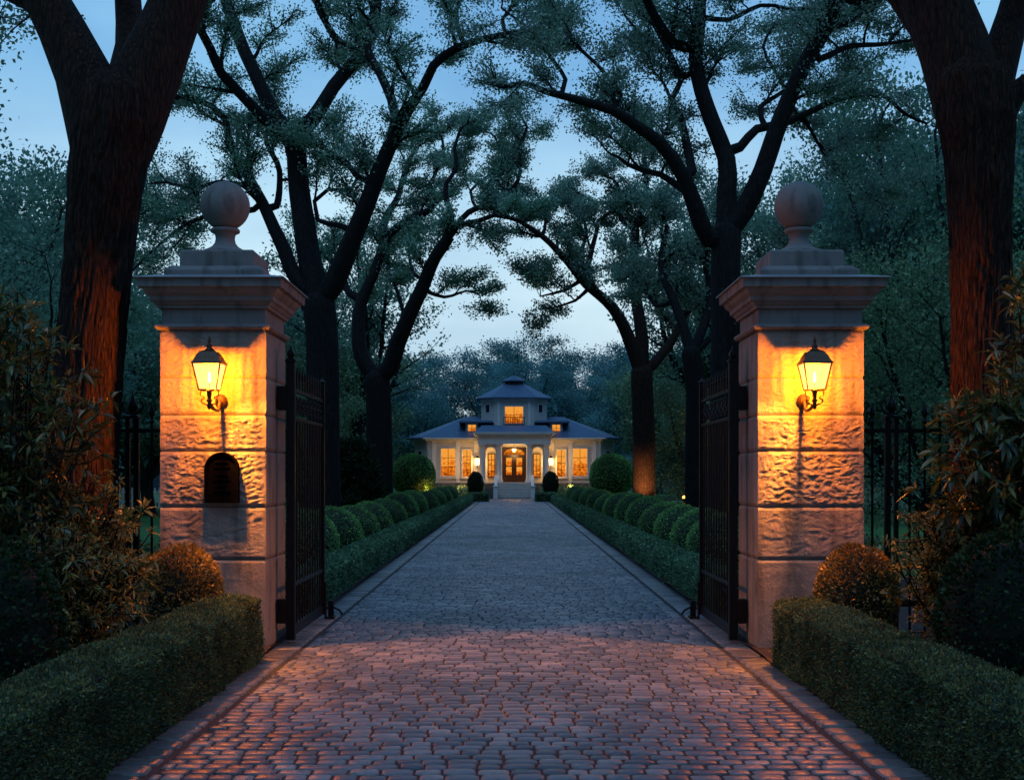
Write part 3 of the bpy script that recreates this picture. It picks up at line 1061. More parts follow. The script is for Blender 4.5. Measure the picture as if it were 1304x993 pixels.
def ball_meshes(rx, ry, rz, zc, n, leaf, seedv, rough=0.05, base=0.0):
    """leaf skin and dark core of a clipped ball sitting on the ground"""
    d = sphere_pts(n)
    lump = np.array([noise.noise(Vector((p[0] * 2.2 + seedv, p[1] * 2.2, p[2] * 2.2))) for p in d])
    rad = 1 + lump * rough + rng.normal(0, 0.012, n)
    P = d * rad[:, None] * np.array([rx, ry, rz]) + np.array([0, 0, zc])
    k = P[:, 2] > 0.0
    P, d = P[k], d[k]
    L = leaf * rng.uniform(0.7, 1.3, len(P))
    me = diamond_leaves('leaves', P, d * 0.9 + rng.normal(0, 0.5, P.shape), L, L * 0.6)
    mb = MB()
    mb.lathe(0, 0, [(max(0.001, 0.93 * math.sin(a)), zc - rz * 0.93 * math.cos(a)) for a in [R(18 * k + 0.5) for k in range(10)] + [R(179.5)]], 16)
    core = bpy.data.meshes.new('shade_core')
    core.from_pydata([(x * rx, y_ * ry, max(z, 0.0)) for x, y_, z in mb.v], [], mb.f)
    return me, core


def ball(name, label, cat, meshes, loc, mat, group=None, rz=0.0, sc=(1, 1, 1)):
    t = thing(name, label, cat, loc, group)
    t.rotation_euler[2] = rz
    t.scale = sc
    link('shade_core', meshes[1], M['core'], t)
    link('leaves', meshes[0], mat, t)
    return t


bm = [ball_meshes(0.55, 0.52, 0.54, 0.48, 8500, 0.03, 3.1, 0.025), ball_meshes(0.55, 0.52, 0.54, 0.48, 7500, 0.032, 8.7, 0.025)]
BL = [19.6, 22.4, 25.2, 28.6, 32.2, 36.2, 40.8, 46, 52, 58.5, 65]
BRt = [19.4, 21.6, 24.2, 27.0, 30.2, 33.6, 37.2, 41.4, 46.2, 52, 58.5, 65]
for sx, lst, lb in ((-1, BL, 'clipped green ball in the row behind the drive hedge, near the small conifer'),
                    (1, BRt, 'clipped green ball in the row behind the drive hedge, near the uplit trunk')):
    for i, yv in enumerate(lst):
        nxt = lst[i + 1] if i + 1 < len(lst) else yv + 6
        sp_ = nxt - yv
        ball('boxwood_ball', lb, 'boxwood', bm[i % 2], (sx * (3.28 + random.uniform(-0.05, 0.05)), yv, 0.02), M['box_leaf'], 'row of clipped balls near the conifer' if sx < 0 else 'row of clipped balls near the uplit trunk',
             0.0, (random.uniform(0.95, 1.05), min(2.4, sp_ * 0.4 / 0.52), random.uniform(0.94, 1.06)))

gm = ball_meshes(0.34, 0.34, 0.42, 0.57, 6000, 0.034, 1.3)
ball('round_shrub', 'golden rounded shrub at the foot of the pillar with the plaque', 'shrub', gm, (-2.86, 10.85, 0), M['gold_leaf'])
ball('round_shrub', 'golden rounded shrub at the foot of the plain pillar', 'shrub', gm, (2.98, 10.85, 0), M['gold_leaf'], None, 1.7)
dm = ball_meshes(0.46, 0.46, 0.62, 0.6, 9000, 0.038, 5.3)
ball('round_shrub', 'dark clipped round shrub at the left edge behind the foreground hedge', 'shrub', dm, (-3.2, 7.6, 0), M['dark_leaf'])
ball('round_shrub', 'dark clipped round shrub at the right edge behind the foreground hedge', 'shrub', dm, (3.22, 8.1, 0), M['dark_leaf'], None, 2.2)
hm = ball_meshes(1.22, 1.22, 1.2, 1.55, 9000, 0.1, 2.2)
ball('round_shrub', 'big clipped globe shrub in front of the left end of the villa', 'shrub', hm, (-5.65, 72, 0.02), M['box_leaf'])
ball('round_shrub', 'big clipped globe shrub in front of the right end of the villa', 'shrub', hm, (5.72, 72, 0.02), M['box_leaf'], None, 2.0)
tm = ball_meshes(0.48, 0.48, 0.75, 1.05, 2500, 0.09, 6.2)
ball('topiary', 'small dark topiary left of the white steps', 'topiary', tm, (-2.42, 83.2, 0), M['dark_leaf'])
ball('topiary', 'small dark topiary right of the white steps', 'topiary', tm, (2.55, 83.2, 0), M['dark_leaf'], None, 1.0)


def leafy_shrub(name, label, base, stems, leafmat, leaf, per, n_side, seed, top_rosette=9, wratio=0.26, droop=0.25):
    """stems: tips relative to the base; side shoots all along carry pointed leaves, whorls at every shoot end"""
    random.seed(seed)
    t = thing(name, label, 'shrub', base)
    w = MB()
    P, A = [], []
    for tip in stems:
        tip = Vector(tip)
        mid = Vector((tip.x * 0.45, tip.y * 0.45, tip.z * 0.55)) + rvec() * 0.06
        path = smooth_path([Vector((tip.x * 0.06, tip.y * 0.06, 0)), mid, tip], 0.12)
        n = len(path)
        w.tube(path, [0.014 * (1 - 0.75 * i / n) for i in range(n)], 5, cap=False)
        ends = [(path[-1], (path[-1] - path[-2]).normalized())]
        for k in range(n_side):
            i = int(random.uniform(0.25, 0.98) * (n - 1))
            d = (rvec() + Vector((0, 0, 0.45)) + Vector((tip.x, tip.y, 0)) * 0.2).normalized()
            L = random.uniform(0.12, 0.34)
            e = path[i] + d * L
            w.tube([path[i], path[i] + d * L * 0.5 + rvec() * 0.02, e], [0.006, 0.005, 0.003], 4, cap=False)
            ends.append((e, d))
            for q in range(per):
                s = random.uniform(0.2, 1.0)
                P.append(path[i] + d * L * s)
                A.append((d * 0.5 + rvec()).normalized())
        for e, d in ends:
            for q in range(top_rosette):
                P.append(e - d * random.uniform(0, 0.05))
                A.append((d * random.uniform(0.1, 0.9) + rvec() * 0.9 + Vector((0, 0, 0.15))).normalized())
    w.build('stems', M['bark'], t)
    P = np.array([tuple(p) for p in P])
    A = np.array([tuple(a) for a in A])
    L = leaf * rng.uniform(0.6, 1.25, len(P))
    link('leaves', lance_leaves('leaves', P, A, L, L * wratio, droop), leafmat, t)
    return t


def dome(n, rx, ry, h0, h1, seed):
    random.seed(seed)
    out = []
    for k in range(n):
        a, r = random.uniform(0, 2 * PI), math.sqrt(random.random())
        h = h0 + (h1 - h0) * math.sqrt(max(0.0, 1 - r * r)) * random.uniform(0.8, 1.05)
        out.append((rx * r * math.cos(a), ry * r * math.sin(a), h))
    return out


# left side
leafy_shrub('leafy_shrub', 'tall loose laurel shrub at the left edge in front of the big trunk', (-3.62, 9.2, 0), dome(30, 0.55, 0.45, 1.4, 2.95, 3), M['laurel_leaf'], 0.115, 5, 14, 4)
leafy_shrub('leafy_shrub', 'bushy bronze-leaved shrub between the big left trunk and the foreground hedge', (-3.45, 9.6, 0), dome(46, 0.62, 0.5, 0.7, 1.72, 5), M['shrub_leaf'], 0.07, 7, 15, 6)
leafy_shrub('leafy_shrub', 'low spreading shrub behind the middle of the foreground hedge, left side', (-3.15, 8.7, 0), dome(40, 0.5, 0.55, 0.45, 1.25, 7), M['shrub_leaf'], 0.065, 7, 14, 8)
leafy_shrub('laurel_shrub', 'small laurel sprig with yellow-lit leaves beside the pillar with the plaque', (-3.42, 11.15, 0), dome(8, 0.14, 0.14, 0.9, 1.28, 9), M['laurel_leaf'], 0.15, 2, 5, 10)
# right side
leafy_shrub('leafy_shrub', 'tall laurel shrub with broad whorled leaves in front of the right trunk', (3.85, 9.7, 0), dome(34, 0.62, 0.45, 1.2, 2.5, 11), M['laurel_leaf'], 0.15, 4, 12, 12)
leafy_shrub('leafy_shrub', 'high dark laurel shrub at the right edge reaching above the others', (4.3, 10.2, 0), dome(18, 0.4, 0.4, 2.0, 3.5, 13), M['laurel_leaf'], 0.13, 4, 14, 14)
leafy_shrub('leafy_shrub', 'low bronze-leaved shrub between the right trunk and the golden round shrub', (3.62, 10.1, 0), dome(44, 0.55, 0.5, 0.5, 1.42, 15), M['shrub_leaf'], 0.065, 7, 15, 16)
leafy_shrub('leafy_shrub', 'low spreading shrub beside the dark round shrub at the right edge', (3.75, 9.0, 0), dome(30, 0.4, 0.5, 0.5, 1.1, 17), M['shrub_leaf'], 0.065, 7, 14, 18)


# ground-cover plants in the beds by the house and under the avenue
def flower_bed(label, x0, x1, y0, y1, h, n, mat, leaf):
    P = np.stack([rng.uniform(x0, x1, n), rng.uniform(y0, y1, n), rng.random(n) ** 0.7 * h], 1)
    P[:, 2] *= 0.6 + 0.5 * np.array([noise.noise(Vector((p[0] * 1.6, p[1] * 0.8, 0))) + 0.4 for p in P])
    P[:, 2] = np.maximum(P[:, 2], 0.02)
    L = leaf * rng.uniform(0.6, 1.4, n)
    o = link('ground_cover', diamond_leaves('ground_cover', P, rng.normal(size=(n, 3)) + np.array([0, 0, 0.8]), L, L * 0.5), mat)
    return tag(o, label, 'ground cover', None, 'stuff')


flower_bed('loose low planting under the avenue trees on the side of the small conifer', -6.6, -4.7, 17, 70, 0.55, 16000, M['shrub_leaf'], 0.11)
flower_bed('loose low planting under the avenue trees on the side of the uplit trunk', 4.7, 6.9, 17, 70, 0.55, 16000, M['shrub_leaf'], 0.11)
flower_bed('flowering planting below the left windows of the villa', -7.6, -1.9, 84.5, 88.6, 0.9, 5000, M['light_leaf'], 0.16)
flower_bed('flowering planting below the right windows of the villa', 1.9, 7.6, 84.5, 88.6, 0.9, 5000, M['light_leaf'], 0.16)


# ------------------------------------------------------------------ the villa at the end of the drive
V_ = thing('villa', 'cream villa with hipped slate roof, upper lantern storey and lit columned porch', 'house', (0.15, 90, 0))


def vp(mb, name, mat, parent=None, bevel=0, label=None):
    return mb.build(name, M[mat], parent or V_, None, bevel, label)


def poly_wall(plan, z0, z1):
    mb = MB()
    mb.loft([[(x, y, z0) for x, y in plan], [(x, y, z1) for x, y in plan]])
    return mb


def lit_window(x, y, z0, z1, w, rows, cols, arched=False, parent=None, matn='room', nm='window', fw=0.07):
    """frame proud of the wall at depth y (facing -Y), pane set just inside it, glazing bars over the pane"""
    if arched:
        out = [(x + u, z0 + v) for u, v in arch_poly(w / 2 + fw, z1 - z0 + fw, 12)]
        inn = [(x + u, z0 + v) for u, v in arch_poly(w / 2, z1 - z0, 12)]
    else:
        out = [(x - w / 2 - fw, z0 - fw), (x + w / 2 + fw, z0 - fw), (x + w / 2 + fw, z1 + fw), (x - w / 2 - fw, z1 + fw)]
        inn = [(x - w / 2, z0), (x + w / 2, z0), (x + w / 2, z1), (x - w / 2, z1)]
    mb = MB()
    mb.loft([[(u, y, v) for u, v in out], [(u, y - 0.06, v) for u, v in out], [(u, y - 0.06, v) for u, v in inn], [(u, y, v) for u, v in inn]], False)
    b = 0.016
    bars = MB()
    for k in range(1, cols):
        xx = x - w / 2 + w * k / cols
        bars.box(xx - b, xx + b, y - 0.045, y - 0.02, z0, z1)
    for k in range(1, rows):
        zz = z0 + (z1 - z0) * k / rows
        bars.box(x - w / 2 + 0.002, x + w / 2 - 0.002, y - 0.043, y - 0.022, zz - b, zz + b)
    f = vp(mb, nm, 'white', parent)
    if len(bars.v):
        bars.build('glazing_bars', M['mahogany'], f)
    p = MB()
    p.add([(u, y - 0.012, v) for u, v in inn], [tuple(range(len(inn)))])
    p.build('pane', M[matn], f)
    return f


plan = [(-6.2, 0), (6.2, 0), (7.25, 1.5), (7.25, 11), (-7.25, 11), (-7.25, 1.5)]
vp(poly_wall([(x * 1.008, y - 0.06 if y < 1 else y) for x, y in plan], -0.02, 1.05), 'foundation', 'foundation')
vp(poly_wall(plan, 1.052, 4.05), 'wall', 'stucco')
vp(poly_wall([(x * 1.02, y - 0.12 if y < 1 else y) for x, y in plan], 4.052, 4.2), 'eaves_moulding', 'white', None, 0.01)


def hip(plan, ex, z0, z1, top, mat, name, parent=None, thick=0.1):
    mb = MB()
    cx = sum(p[0] for p in plan) / len(plan)
    cy = sum(p[1] for p in plan) / len(plan)
    lo = []
    for x, y in plan:
        d = Vector((x - cx, y - cy)).normalized()
        lo.append((x + d.x * ex * 1.2, y + d.y * ex * 1.2))
    mb.loft([[(x, y, z0) for x, y in lo], [(x, y, z0 + thick) for x, y in lo], [(x, y, z1) for x, y in top]])
    return vp(mb, name, mat, parent)


hip(plan, 0.45, 4.202, 5.95, [(-3.6, 3.8), (3.6, 3.8), (3.7, 4.2), (3.7, 7.6), (-3.7, 7.6), (-3.7, 4.2)], 'slate', 'roof')
# gutter line
mb = MB()
mb.box(-6.5, 6.5, -0.62, -0.55, 4.19, 4.27)
vp(mb, 'gutter', 'white')
# large and small front windows
for s in (-1, 1):
    lit_window(s * 4.72, 0, 1.55, 3.5, 1.02, 3, 2)
    lit_window(s * 3.38, 0, 1.5, 3.42, 0.62, 4, 2)
    for xx, w_ in ((s * 4.72, 1.3), (s * 3.38, 0.9)):
        vp(MB().box(xx - w_ / 2, xx + w_ / 2, -0.1, -0.002, 1.36, 1.425), 'sill', 'white', None, 0.008)
    for xx in (s * 5.75, s * 4.05, s * 2.75):
        vp(MB().box(xx - 0.13, xx + 0.13, -0.055, -0.002, 1.06, 4.04), 'pilaster', 'white', None, 0.008)
    # small oculus window on the canted end
    a = math.atan2(1.5, 1.05)
    mx_, my_ = s * 6.78, 0.83
    o = MB()
    dx_, dy_ = s * math.cos(a), math.sin(a)
    nx_, ny_ = s * math.sin(a), -math.cos(a)
    pts = [(-0.28, 2.75), (0.28, 2.75), (0.28, 3.4), (-0.28, 3.4)]
    o.loft([[(mx_ + u * dx_ + nx_ * q, my_ + u * dy_ + ny_ * q, v) for u, v in pts] for q in (-0.02, 0.03)])
    f = vp(o, 'window', 'white')
    o = MB()
    o.loft([[(mx_ + u * dx_ * 0.75 + nx_ * q, my_ + u * dy_ * 0.75 + ny_ * q, 3.075 + (v - 3.075) * 0.8) for u, v in pts] for q in (0.031, 0.036)])
    o.build('pane', M['darkglass'], f)
    # dormers beside the porch
    d = MB()
    d.box(s * 3.05 - 0.46, s * 3.05 + 0.46, 0.95, 3.5, 4.5, 5.38)
    do = vp(d, 'dormer', 'stucco')
    f = lit_window(s * 3.05, 0.95, 4.72, 5.25, 0.56, 2, 2, False, do)
    f.name = 'dormer_window'
    r_ = MB()
    r_.square(0, 0, [(1, 0), (1, 0.1), (0.9, 0.2)])
    r_.v = [(s * 2.75 + x * 1.25, 1.9 + y * 1.3, 5.382 + z) for x, y, z in r_.v]
    r_.build('dormer_roof', M['slate'], do)

# upper storey: canted tower with lit balcony window
tp = [(-1.45, 2.0), (1.45, 2.0), (2.42, 2.9), (2.42, 6.2), (1.45, 7.1), (-1.45, 7.1), (-2.42, 6.2), (-2.42, 2.9)]
tw = poly_wall(tp, 4.9, 7.2)
vp(tw, 'tower_wall', 'stucco')
vp(poly_wall([(x * 1.03, 4.5 + (y - 4.5) * 1.03) for x, y in tp], 7.06, 7.21), 'tower_moulding', 'white')
hip(tp, 0.36, 7.212, 8.38, [(-0.72, 3.95), (0.72, 3.95), (0.9, 4.2), (0.9, 4.9), (0.72, 5.15), (-0.72, 5.15), (-0.9, 4.9), (-0.9, 4.2)], 'slate', 'tower_roof', None, 0.08)
oc = [(0.72 * math.cos(PI / 8 + k * PI / 4), 4.55 + 0.72 * math.sin(PI / 8 + k * PI / 4)) for k in range(8)]
cu = vp(poly_wall(oc, 8.3, 8.62), 'cupola', 'darkband')
mb = MB()
mb.loft([[(x * 1.3, 4.55 + (y - 4.55) * 1.3, 8.622) for x, y in oc], [(x * 1.3, 4.55 + (y - 4.55) * 1.3, 8.68) for x, y in oc], [(x * 0.5, 4.55 + (y - 4.55) * 0.5, 8.98) for x, y in oc], [(x * 0.05, 4.55 + (y - 4.55) * 0.05, 9.08) for x, y in oc]])
mb.build('cupola_roof', M['slate'], cu)
MB().lathe(0, 4.55, [(0.03, 9.07), (0.03, 9.2), (0.08, 9.26), (0.02, 9.32), (0.01, 9.5)], 8).build('finial', M['darkband'], cu)
lit_window(0.0, 2.0, 5.4, 6.62, 1.32, 2, 2, False, None, 'room', 'balcony_window')
mb = MB()
mb.box(-0.78, 0.78, 1.55, 1.6, 5.8, 5.85)
mb.box(-0.78, 0.78, 1.55, 1.6, 5.2, 5.25)
for k in range(13):
    xx = -0.76 + k * 1.52 / 12
    mb.box(xx - 0.02, xx + 0.02, 1.56, 1.59, 5.25, 5.8)
vp(mb, 'balcony_rail', 'iron')
vp(MB().box(-0.85, 0.85, 1.5, 2.0, 5.05, 5.19), 'balcony_floor', 'white')
for s in (-1, 1):
    vp(MB().box(s * 1.12 - 0.1, s * 1.12 + 0.1, 1.93, 2.0, 5.1, 7.05), 'pilaster', 'white')
    o = MB()
    a = math.atan2(0.9, 0.97)
    dx_, dy_ = s * math.cos(a), math.sin(a)
    nx_, ny_ = s * math.sin(a), -math.cos(a)
    o.loft([[(s * 1.93 + u * dx_ + nx_ * q, 2.45 + u * dy_ + ny_ * q, v) for u, v in [(-0.24, 6.15), (0.24, 6.15), (0.24, 6.85), (-0.24, 6.85)]] for q in (-0.02, 0.025)])
    f = vp(o, 'window', 'white')
    o = MB()
    o.loft([[(s * 1.93 + u * dx_ + nx_ * q, 2.45 + u * dy_ + ny_ * q, v) for u, v in [(-0.18, 6.22), (0.18, 6.22), (0.18, 6.78), (-0.18, 6.78)]] for q in (0.026, 0.031)])
    o.build('pane', M['darkglass'], f)

# porch
vp(MB().box(-2.75, 2.75, -2.3, -0.07, -0.02, 1.0), 'porch_base', 'foundation')
vp(MB().box(-2.8, 2.8, -2.36, -0.065, 1.002, 1.1), 'porch_floor', 'step', None, 0.01)
for x in (-2.27, -1.02, 1.02, 2.27):
    c = MB()
    c.square(x, -2.05, [(0.24, 1.102), (0.24, 1.24), (0.21, 1.26)])
    c.lathe(x, -2.05, [(0.205, 1.262), (0.215, 1.3), (0.18, 1.34), (0.175, 1.9), (0.168, 2.8), (0.155, 3.5), (0.15, 3.56), (0.19, 3.6), (0.2, 3.66)], 20)
    c.square(x, -2.05, [(0.21, 3.662), (0.235, 3.7), (0.235, 3.77)])
    vp(c, 'column', 'white')
    c = MB()
    c.box(x - 0.14, x + 0.14, -0.06, -0.002, 1.105, 3.78)
    vp(c, 'pilaster', 'white')
# arched screens between the outer columns
for s in (-1, 1):
    x0, x1 = s * 1.645 - 0.45, s * 1.645 + 0.45
    hw, xc = 0.36, s * 1.645
    top = [(x1, 3.775), (x0, 3.775)]
    arc = [(xc - hw * math.cos(PI * k / 14), 3.22 + hw * math.sin(PI * k / 14)) for k in range(15)]
    mb = MB()
    poly = [(x0, 3.775), (x0, 2.95), (xc - hw, 2.95)] + arc + [(xc + hw, 2.95), (x1, 2.95), (x1, 3.775)]
    for q in range(len(arc) - 1):
        a_, b_ = arc[q], arc[q + 1]
        mb.loft([[(a_[0], yv, a_[1]), (b_[0], yv, b_[1]), (b_[0], yv, 3.775), (a_[0], yv, 3.775)] for yv in (-2.13, -1.97)])
    mb.box(x0, xc - hw, -2.13, -1.97, 1.103, 3.775)
    mb.box(xc + hw, x1, -2.13, -1.97, 1.103, 3.775)
    vp(mb, 'arch', 'stucco')
vp(MB().box(-2.55, 2.55, -2.28, -0.01, 3.78, 4.25), 'entablature', 'white', None, 0.01)
mb = MB()
for k in range(34):
    xx = -2.56 + k * 5.12 / 33
    mb.box(xx - 0.045, xx + 0.045, -2.4, -2.281, 4.26, 4.36)
vp(mb, 'dentils', 'white')
mb = MB()
for d, z0, z1 in ((0.02, 4.252, 4.37), (0.16, 4.372, 4.44), (0.26, 4.442, 4.53), (0.3, 4.532, 4.6)):
    mb.box(-2.56 - d, 2.56 + d, -2.28 - d, 0.4, z0, z1)
vp(mb, 'cornice', 'white')
mb = MB()
mb.loft([[(-2.75, -2.45, 4.603), (2.75, -2.45, 4.603), (2.75, 2.2, 4.603), (-2.75, 2.2, 4.603)], [(-2.3, -0.6, 5.15), (2.3, -0.6, 5.15), (2.3, 2.2, 5.2), (-2.3, 2.2, 5.2)]])
vp(mb, 'porch_roof', 'slate')
# door, fanlight, side lights
d_ = vp(MB().box(-0.86, 0.86, -0.1, -0.003, 1.103, 3.6), 'doorway', 'mahogany')
for s in (-1, 1):
    dl = MB()
    dl.box(s * 0.37 - 0.34, s * 0.37 + 0.34, -0.15, -0.102, 1.11, 2.98)
    do = vp(dl, 'door', 'mahogany')
    for zz in ((1.62, 2.2), (2.27, 2.85)):
        MB().box(s * 0.37 - 0.2, s * 0.37 + 0.2, -0.16, -0.151, *zz).build('pane', M['room'], do)
    MB().lathe(s * 0.09, -0.18, [(0.001, 1.95), (0.03, 1.97), (0.03, 2.02), (0.001, 2.04)], 8).build('handle', M['bronze'], do)
fl = MB()
fl.add([(0.74 * math.cos(PI * k / 16), -0.106, 3.07 + 0.44 * math.sin(PI * k / 16)) for k in range(17)], [tuple(range(17))])
fl.build('fanlight', M['room'], d_)
fr = MB()
for k in range(1, 6):
    a = PI * k / 6
    fr.tube([(0, -0.112, 3.07), (0.74 * math.cos(a), -0.112, 3.07 + 0.44 * math.sin(a))], 0.016, 4)
fr.build('fanlight_bars', M['mahogany'], d_)
for s in (-1, 1):
    w = lit_window(s * 1.62, -0.04, 1.5, 3.1, 0.42, 4, 2)
    w.name = 'side_light'
    w.data.materials.clear()
    w.data.materials.append(M['mahogany'])
# steps and cheek walls
for k in range(6):
    vp(MB().box(-1.16, 1.16, -4.6 + 0.36 * k, -4.6 + 0.36 * (k + 1) + (0 if k < 5 else 0.07), -0.02, 0.175 * (k + 1)), 'step', 'step', None, 0.012)
for s in (-1, 1):
    c = MB()
    xa, xb = sorted((s * 1.165, s * 1.36))
    c.prism([(-4.75, -0.02), (-2.37, -0.02), (-2.37, 1.62), (-2.75, 1.62), (-4.75, 0.62)], 'x', xa, xb)
    vp(c, 'stair_wall', 'white', None, 0.012)
    c = MB().square(s * 1.262, -4.95, [(0.15, -0.02), (0.15, 0.8), (0.19, 0.82), (0.19, 0.88), (0.05, 0.95)])
    vp(c, 'newel', 'white')
# pendant in the porch and lamps on the front wall
pn = MB()
pn.tube([(0, -1.1, 3.778), (0, -1.1, 3.55)], 0.015, 6)
pn.lathe(0, -1.1, [(0.02, 3.56), (0.13, 3.5), (0.15, 3.47)], 10)
pn_o = thing('pendant_lamp', 'lit pendant lamp hanging in the porch above the double door', 'lamp', (0.15, 88.9, 0))
pn.v = [(x, y + 1.1, z) for x, y, z in pn.v]
pn.build('canopy', M['bronze'], pn_o)
MB().lathe(0, 0, [(0.12, 3.47), (0.13, 3.38), (0.08, 3.28), (0.01, 3.25)], 12).build('globe', M['housebulb'], pn_o)
point('porch_light', (0, 0, 3.1), 55, (1, 0.58, 0.22), 0.12, pn_o)
for s, lb in ((-1, 'lit wall lamp on the villa front, left of the porch'), (1, 'lit wall lamp on the villa front, right of the porch')):
    l = thing('house_lamp', lb, 'wall lamp', (0.15 + s * 2.62, 89.72, 2.3))
    b = MB()
    b.tube([(0, 0.26, -0.1), (0, 0.12, -0.14), (0, 0, -0.02)], 0.03, 6)
    b.square(0, 0, [(0.06, -0.03), (0.11, 0.0), (0.11, 0.02)])
    b.square(0, 0, [(0.17, 0.5), (0.16, 0.55), (0.03, 0.68)])
    b.build('frame', M['bronze'], l)
    MB().square(0, 0, [(0.1, 0.022), (0.15, 0.498)]).build('lamp_glass', M['housebulb'], l)
    point('house_lamp_light', (0, -0.3, 0.3), 95, (1, 0.55, 0.18), 0.1, l)

# ------------------------------------------------------------------ garden lamps
def garden_lamp(label, loc, energy, aim=None, spot=70):
    t = thing('garden_lamp', label, 'garden lamp', loc)
    MB().lathe(0, 0, [(0.025, 0), (0.025, 0.2), (0.05, 0.21), (0.06, 0.3)], 10).build('stake', M['bronze'], t)
    MB().lathe(0, 0, [(0.058, 0.302), (0.07, 0.34), (0.05, 0.39), (0.005, 0.41)], 10).build('lamp_head', M['gardenbulb'], t)
    if aim is None:
        point('garden_light', (0, 0, 0.5), energy, (1, 0.5, 0.15), 0.06, t)
    else:
        l = bpy.data.lights.new('uplight', 'SPOT')
        l.energy = energy
        l.color = (1, 0.42, 0.12)
        l.spot_size = R(spot)
        l.spot_blend = 0.8
        l.shadow_soft_size = 0.05
        o = bpy.data.objects.new('uplight', l)
        COL.objects.link(o)
        o.parent = t
        o.location = (0, 0, 0.45)
        d = Vector(aim) - Vector(loc) - Vector((0, 0, 0.45))
        o.rotation_euler = d.to_track_quat('-Z', 'Y').to_euler()
    return t


garden_lamp('small garden lamp lighting the trunk right of the drive', (4.5, 43.6, 0.35), 420, (4.75, 45, 1.7), 62)
garden_lamp('small garden lamp glowing among the plants right of the uplit trunk', (6.3, 46, 0.45), 45)
garden_lamp('small garden lamp glowing beside the big globe shrub left of the villa', (-4.75, 71, 0.25), 25)
garden_lamp('small garden lamp far off behind the iron railing by the plain pillar', (17.5, 58, 0.3), 80, (18, 60.5, 2.5), 70)


garden_lamp('small garden lamp in the planting below the left windows of the villa', (-3.7, 87.2, 0.3), 70)
garden_lamp('small garden lamp in the planting below the right windows of the villa', (4.0, 87.2, 0.3), 70)


# ------------------------------------------------------------------ white picket fences across the lawn
def picket_fence(label, x0, x1, y):
    t = thing('picket_fence', label, 'fence', ((x0 + x1) / 2, y, 0))
    h = (x1 - x0) / 2
    for z in (0.3, 0.75):
        MB().box(-h, h, -0.02, 0.02, z, z + 0.08).build('rail', M['white'], t)
    n = int((x1 - x0) / 0.22)
    for k in range(n):
        x = -h + 0.1 + k * 0.22
        MB().prism([(x - 0.05, 0), (x + 0.05, 0), (x + 0.05, 0.95), (x, 1.02), (x - 0.05, 0.95)], 'y', -0.045, -0.022).build('picket', M['white'], t)


picket_fence('low white picket fence across the lawn, seen beside the pillar with the plaque', -20.5, -16.0, 61)
picket_fence('low white picket fence across the lawn, seen through the railing by the plain pillar', 16.2, 20.2, 61)


# ------------------------------------------------------------------ the avenue trees
def Lz(*p):
    return [(x / 1.976, y / 1.976) for x, y in p]


def Rz(*p):
    return [(644 + x / 1.976, y / 1.976) for x, y in p]


def Cz(*p):
    return [(400 + x / 3.309, 180 + y / 3.309) for x, y in p]


def Dz(*p):
    return [(660 + x / 3.309, 180 + y / 3.309) for x, y in p]


TR = dict(sub=1.0, sides=16)
def LB(sub=0.25, density=1.0, sides=8):
    return dict(sub=sub, sides=sides, density=density, wig=0.05)


t3 = [
    ('t', None, [(414, 690), (412, 600), (411, 500), (410, 430), (406, 385)], 50, 46, 0, TR),
    ('A', 't', [(396, 335), (387, 285), (380, 240), (377, 200), (373, 180)], 36, 29, 0.6, LB(0.9)),
    ('B', 't', [(424, 362), (446, 313), (467, 259), (481, 221), (498, 185)], 34, 20, -1.0, LB(0.45)),
    ('C', 't', [(377, 351), (356, 308), (337, 267), (312, 218), (291, 177), (285, 150), (268, 134), (245, 125), (214, 124)], 26, 8, 1.5, LB(0.35)),
    ('A1', 'A', [(350, 145), (325, 95), (300, 40), (288, 0), (280, -60)], 24, 15, 1.8, LB(0.3)),
    ('A1b', 'A', [(335, 150), (305, 118), (283, 95), (268, 62), (255, 38), (262, 5), (266, -40)], 20, 10, -1.8, LB(0.3)),
    ('A2', 'A', [(400, 150), (425, 110), (450, 78), (472, 45), (480, 5), (486, -50)], 26, 14, 1.0, LB(0.35)),
    ('A2b', 'A2', [(430, 52), (412, 25), (402, 0), (398, -40)], 13, 8, 2.0, LB(0.2)),
    ('B1', 'B', [(503, 150), (498, 128), (484, 95), (468, 60), (471, 28), (482, -15)], 16, 8, 2.0, LB(0.2)),
    ('B2', 'B', [(520, 142), (540, 112), (552, 86), (580, 62), (615, 49), (660, 42), (692, 34)], 19, 6, -1.5, LB(0.25)),
    ('B2b', 'B2', [(584, 40), (581, 15), (598, -25)], 8, 5, 1.5, LB(0.2)),
    ('B2c', 'B2', [(640, 25), (655, 5), (648, -20)], 6, 4, 1.5, LB(0.2)),
    ('B4', 'B', [(455, 225), (440, 205), (420, 194), (404, 176)], 11, 4, 1.0, LB(0.2)),
    ('B5', 'B', [(432, 287), (405, 281), (400, 258), (418, 242), (448, 240), (457, 214)], 9, 4, 1.2, LB(0.35)),
    ('D1', 'C', [(310, 236), (280, 232), (242, 240), (214, 232), (186, 234)], 9, 3, 2.0, LB(0.2)),
    ('D2', 'C', [(323, 267), (263, 275), (236, 286), (203, 310), (176, 335), (160, 352)], 10, 3, 2.2, LB(0.2)),
    ('D3', 'D2', [(225, 262), (200, 262), (180, 275)], 5, 2, 1.2, LB(0.1)),
    ('E', 'C', [(352, 262), (356, 218), (340, 182), (345, 150)], 12, 6, 2.2, LB(0.3)),
]
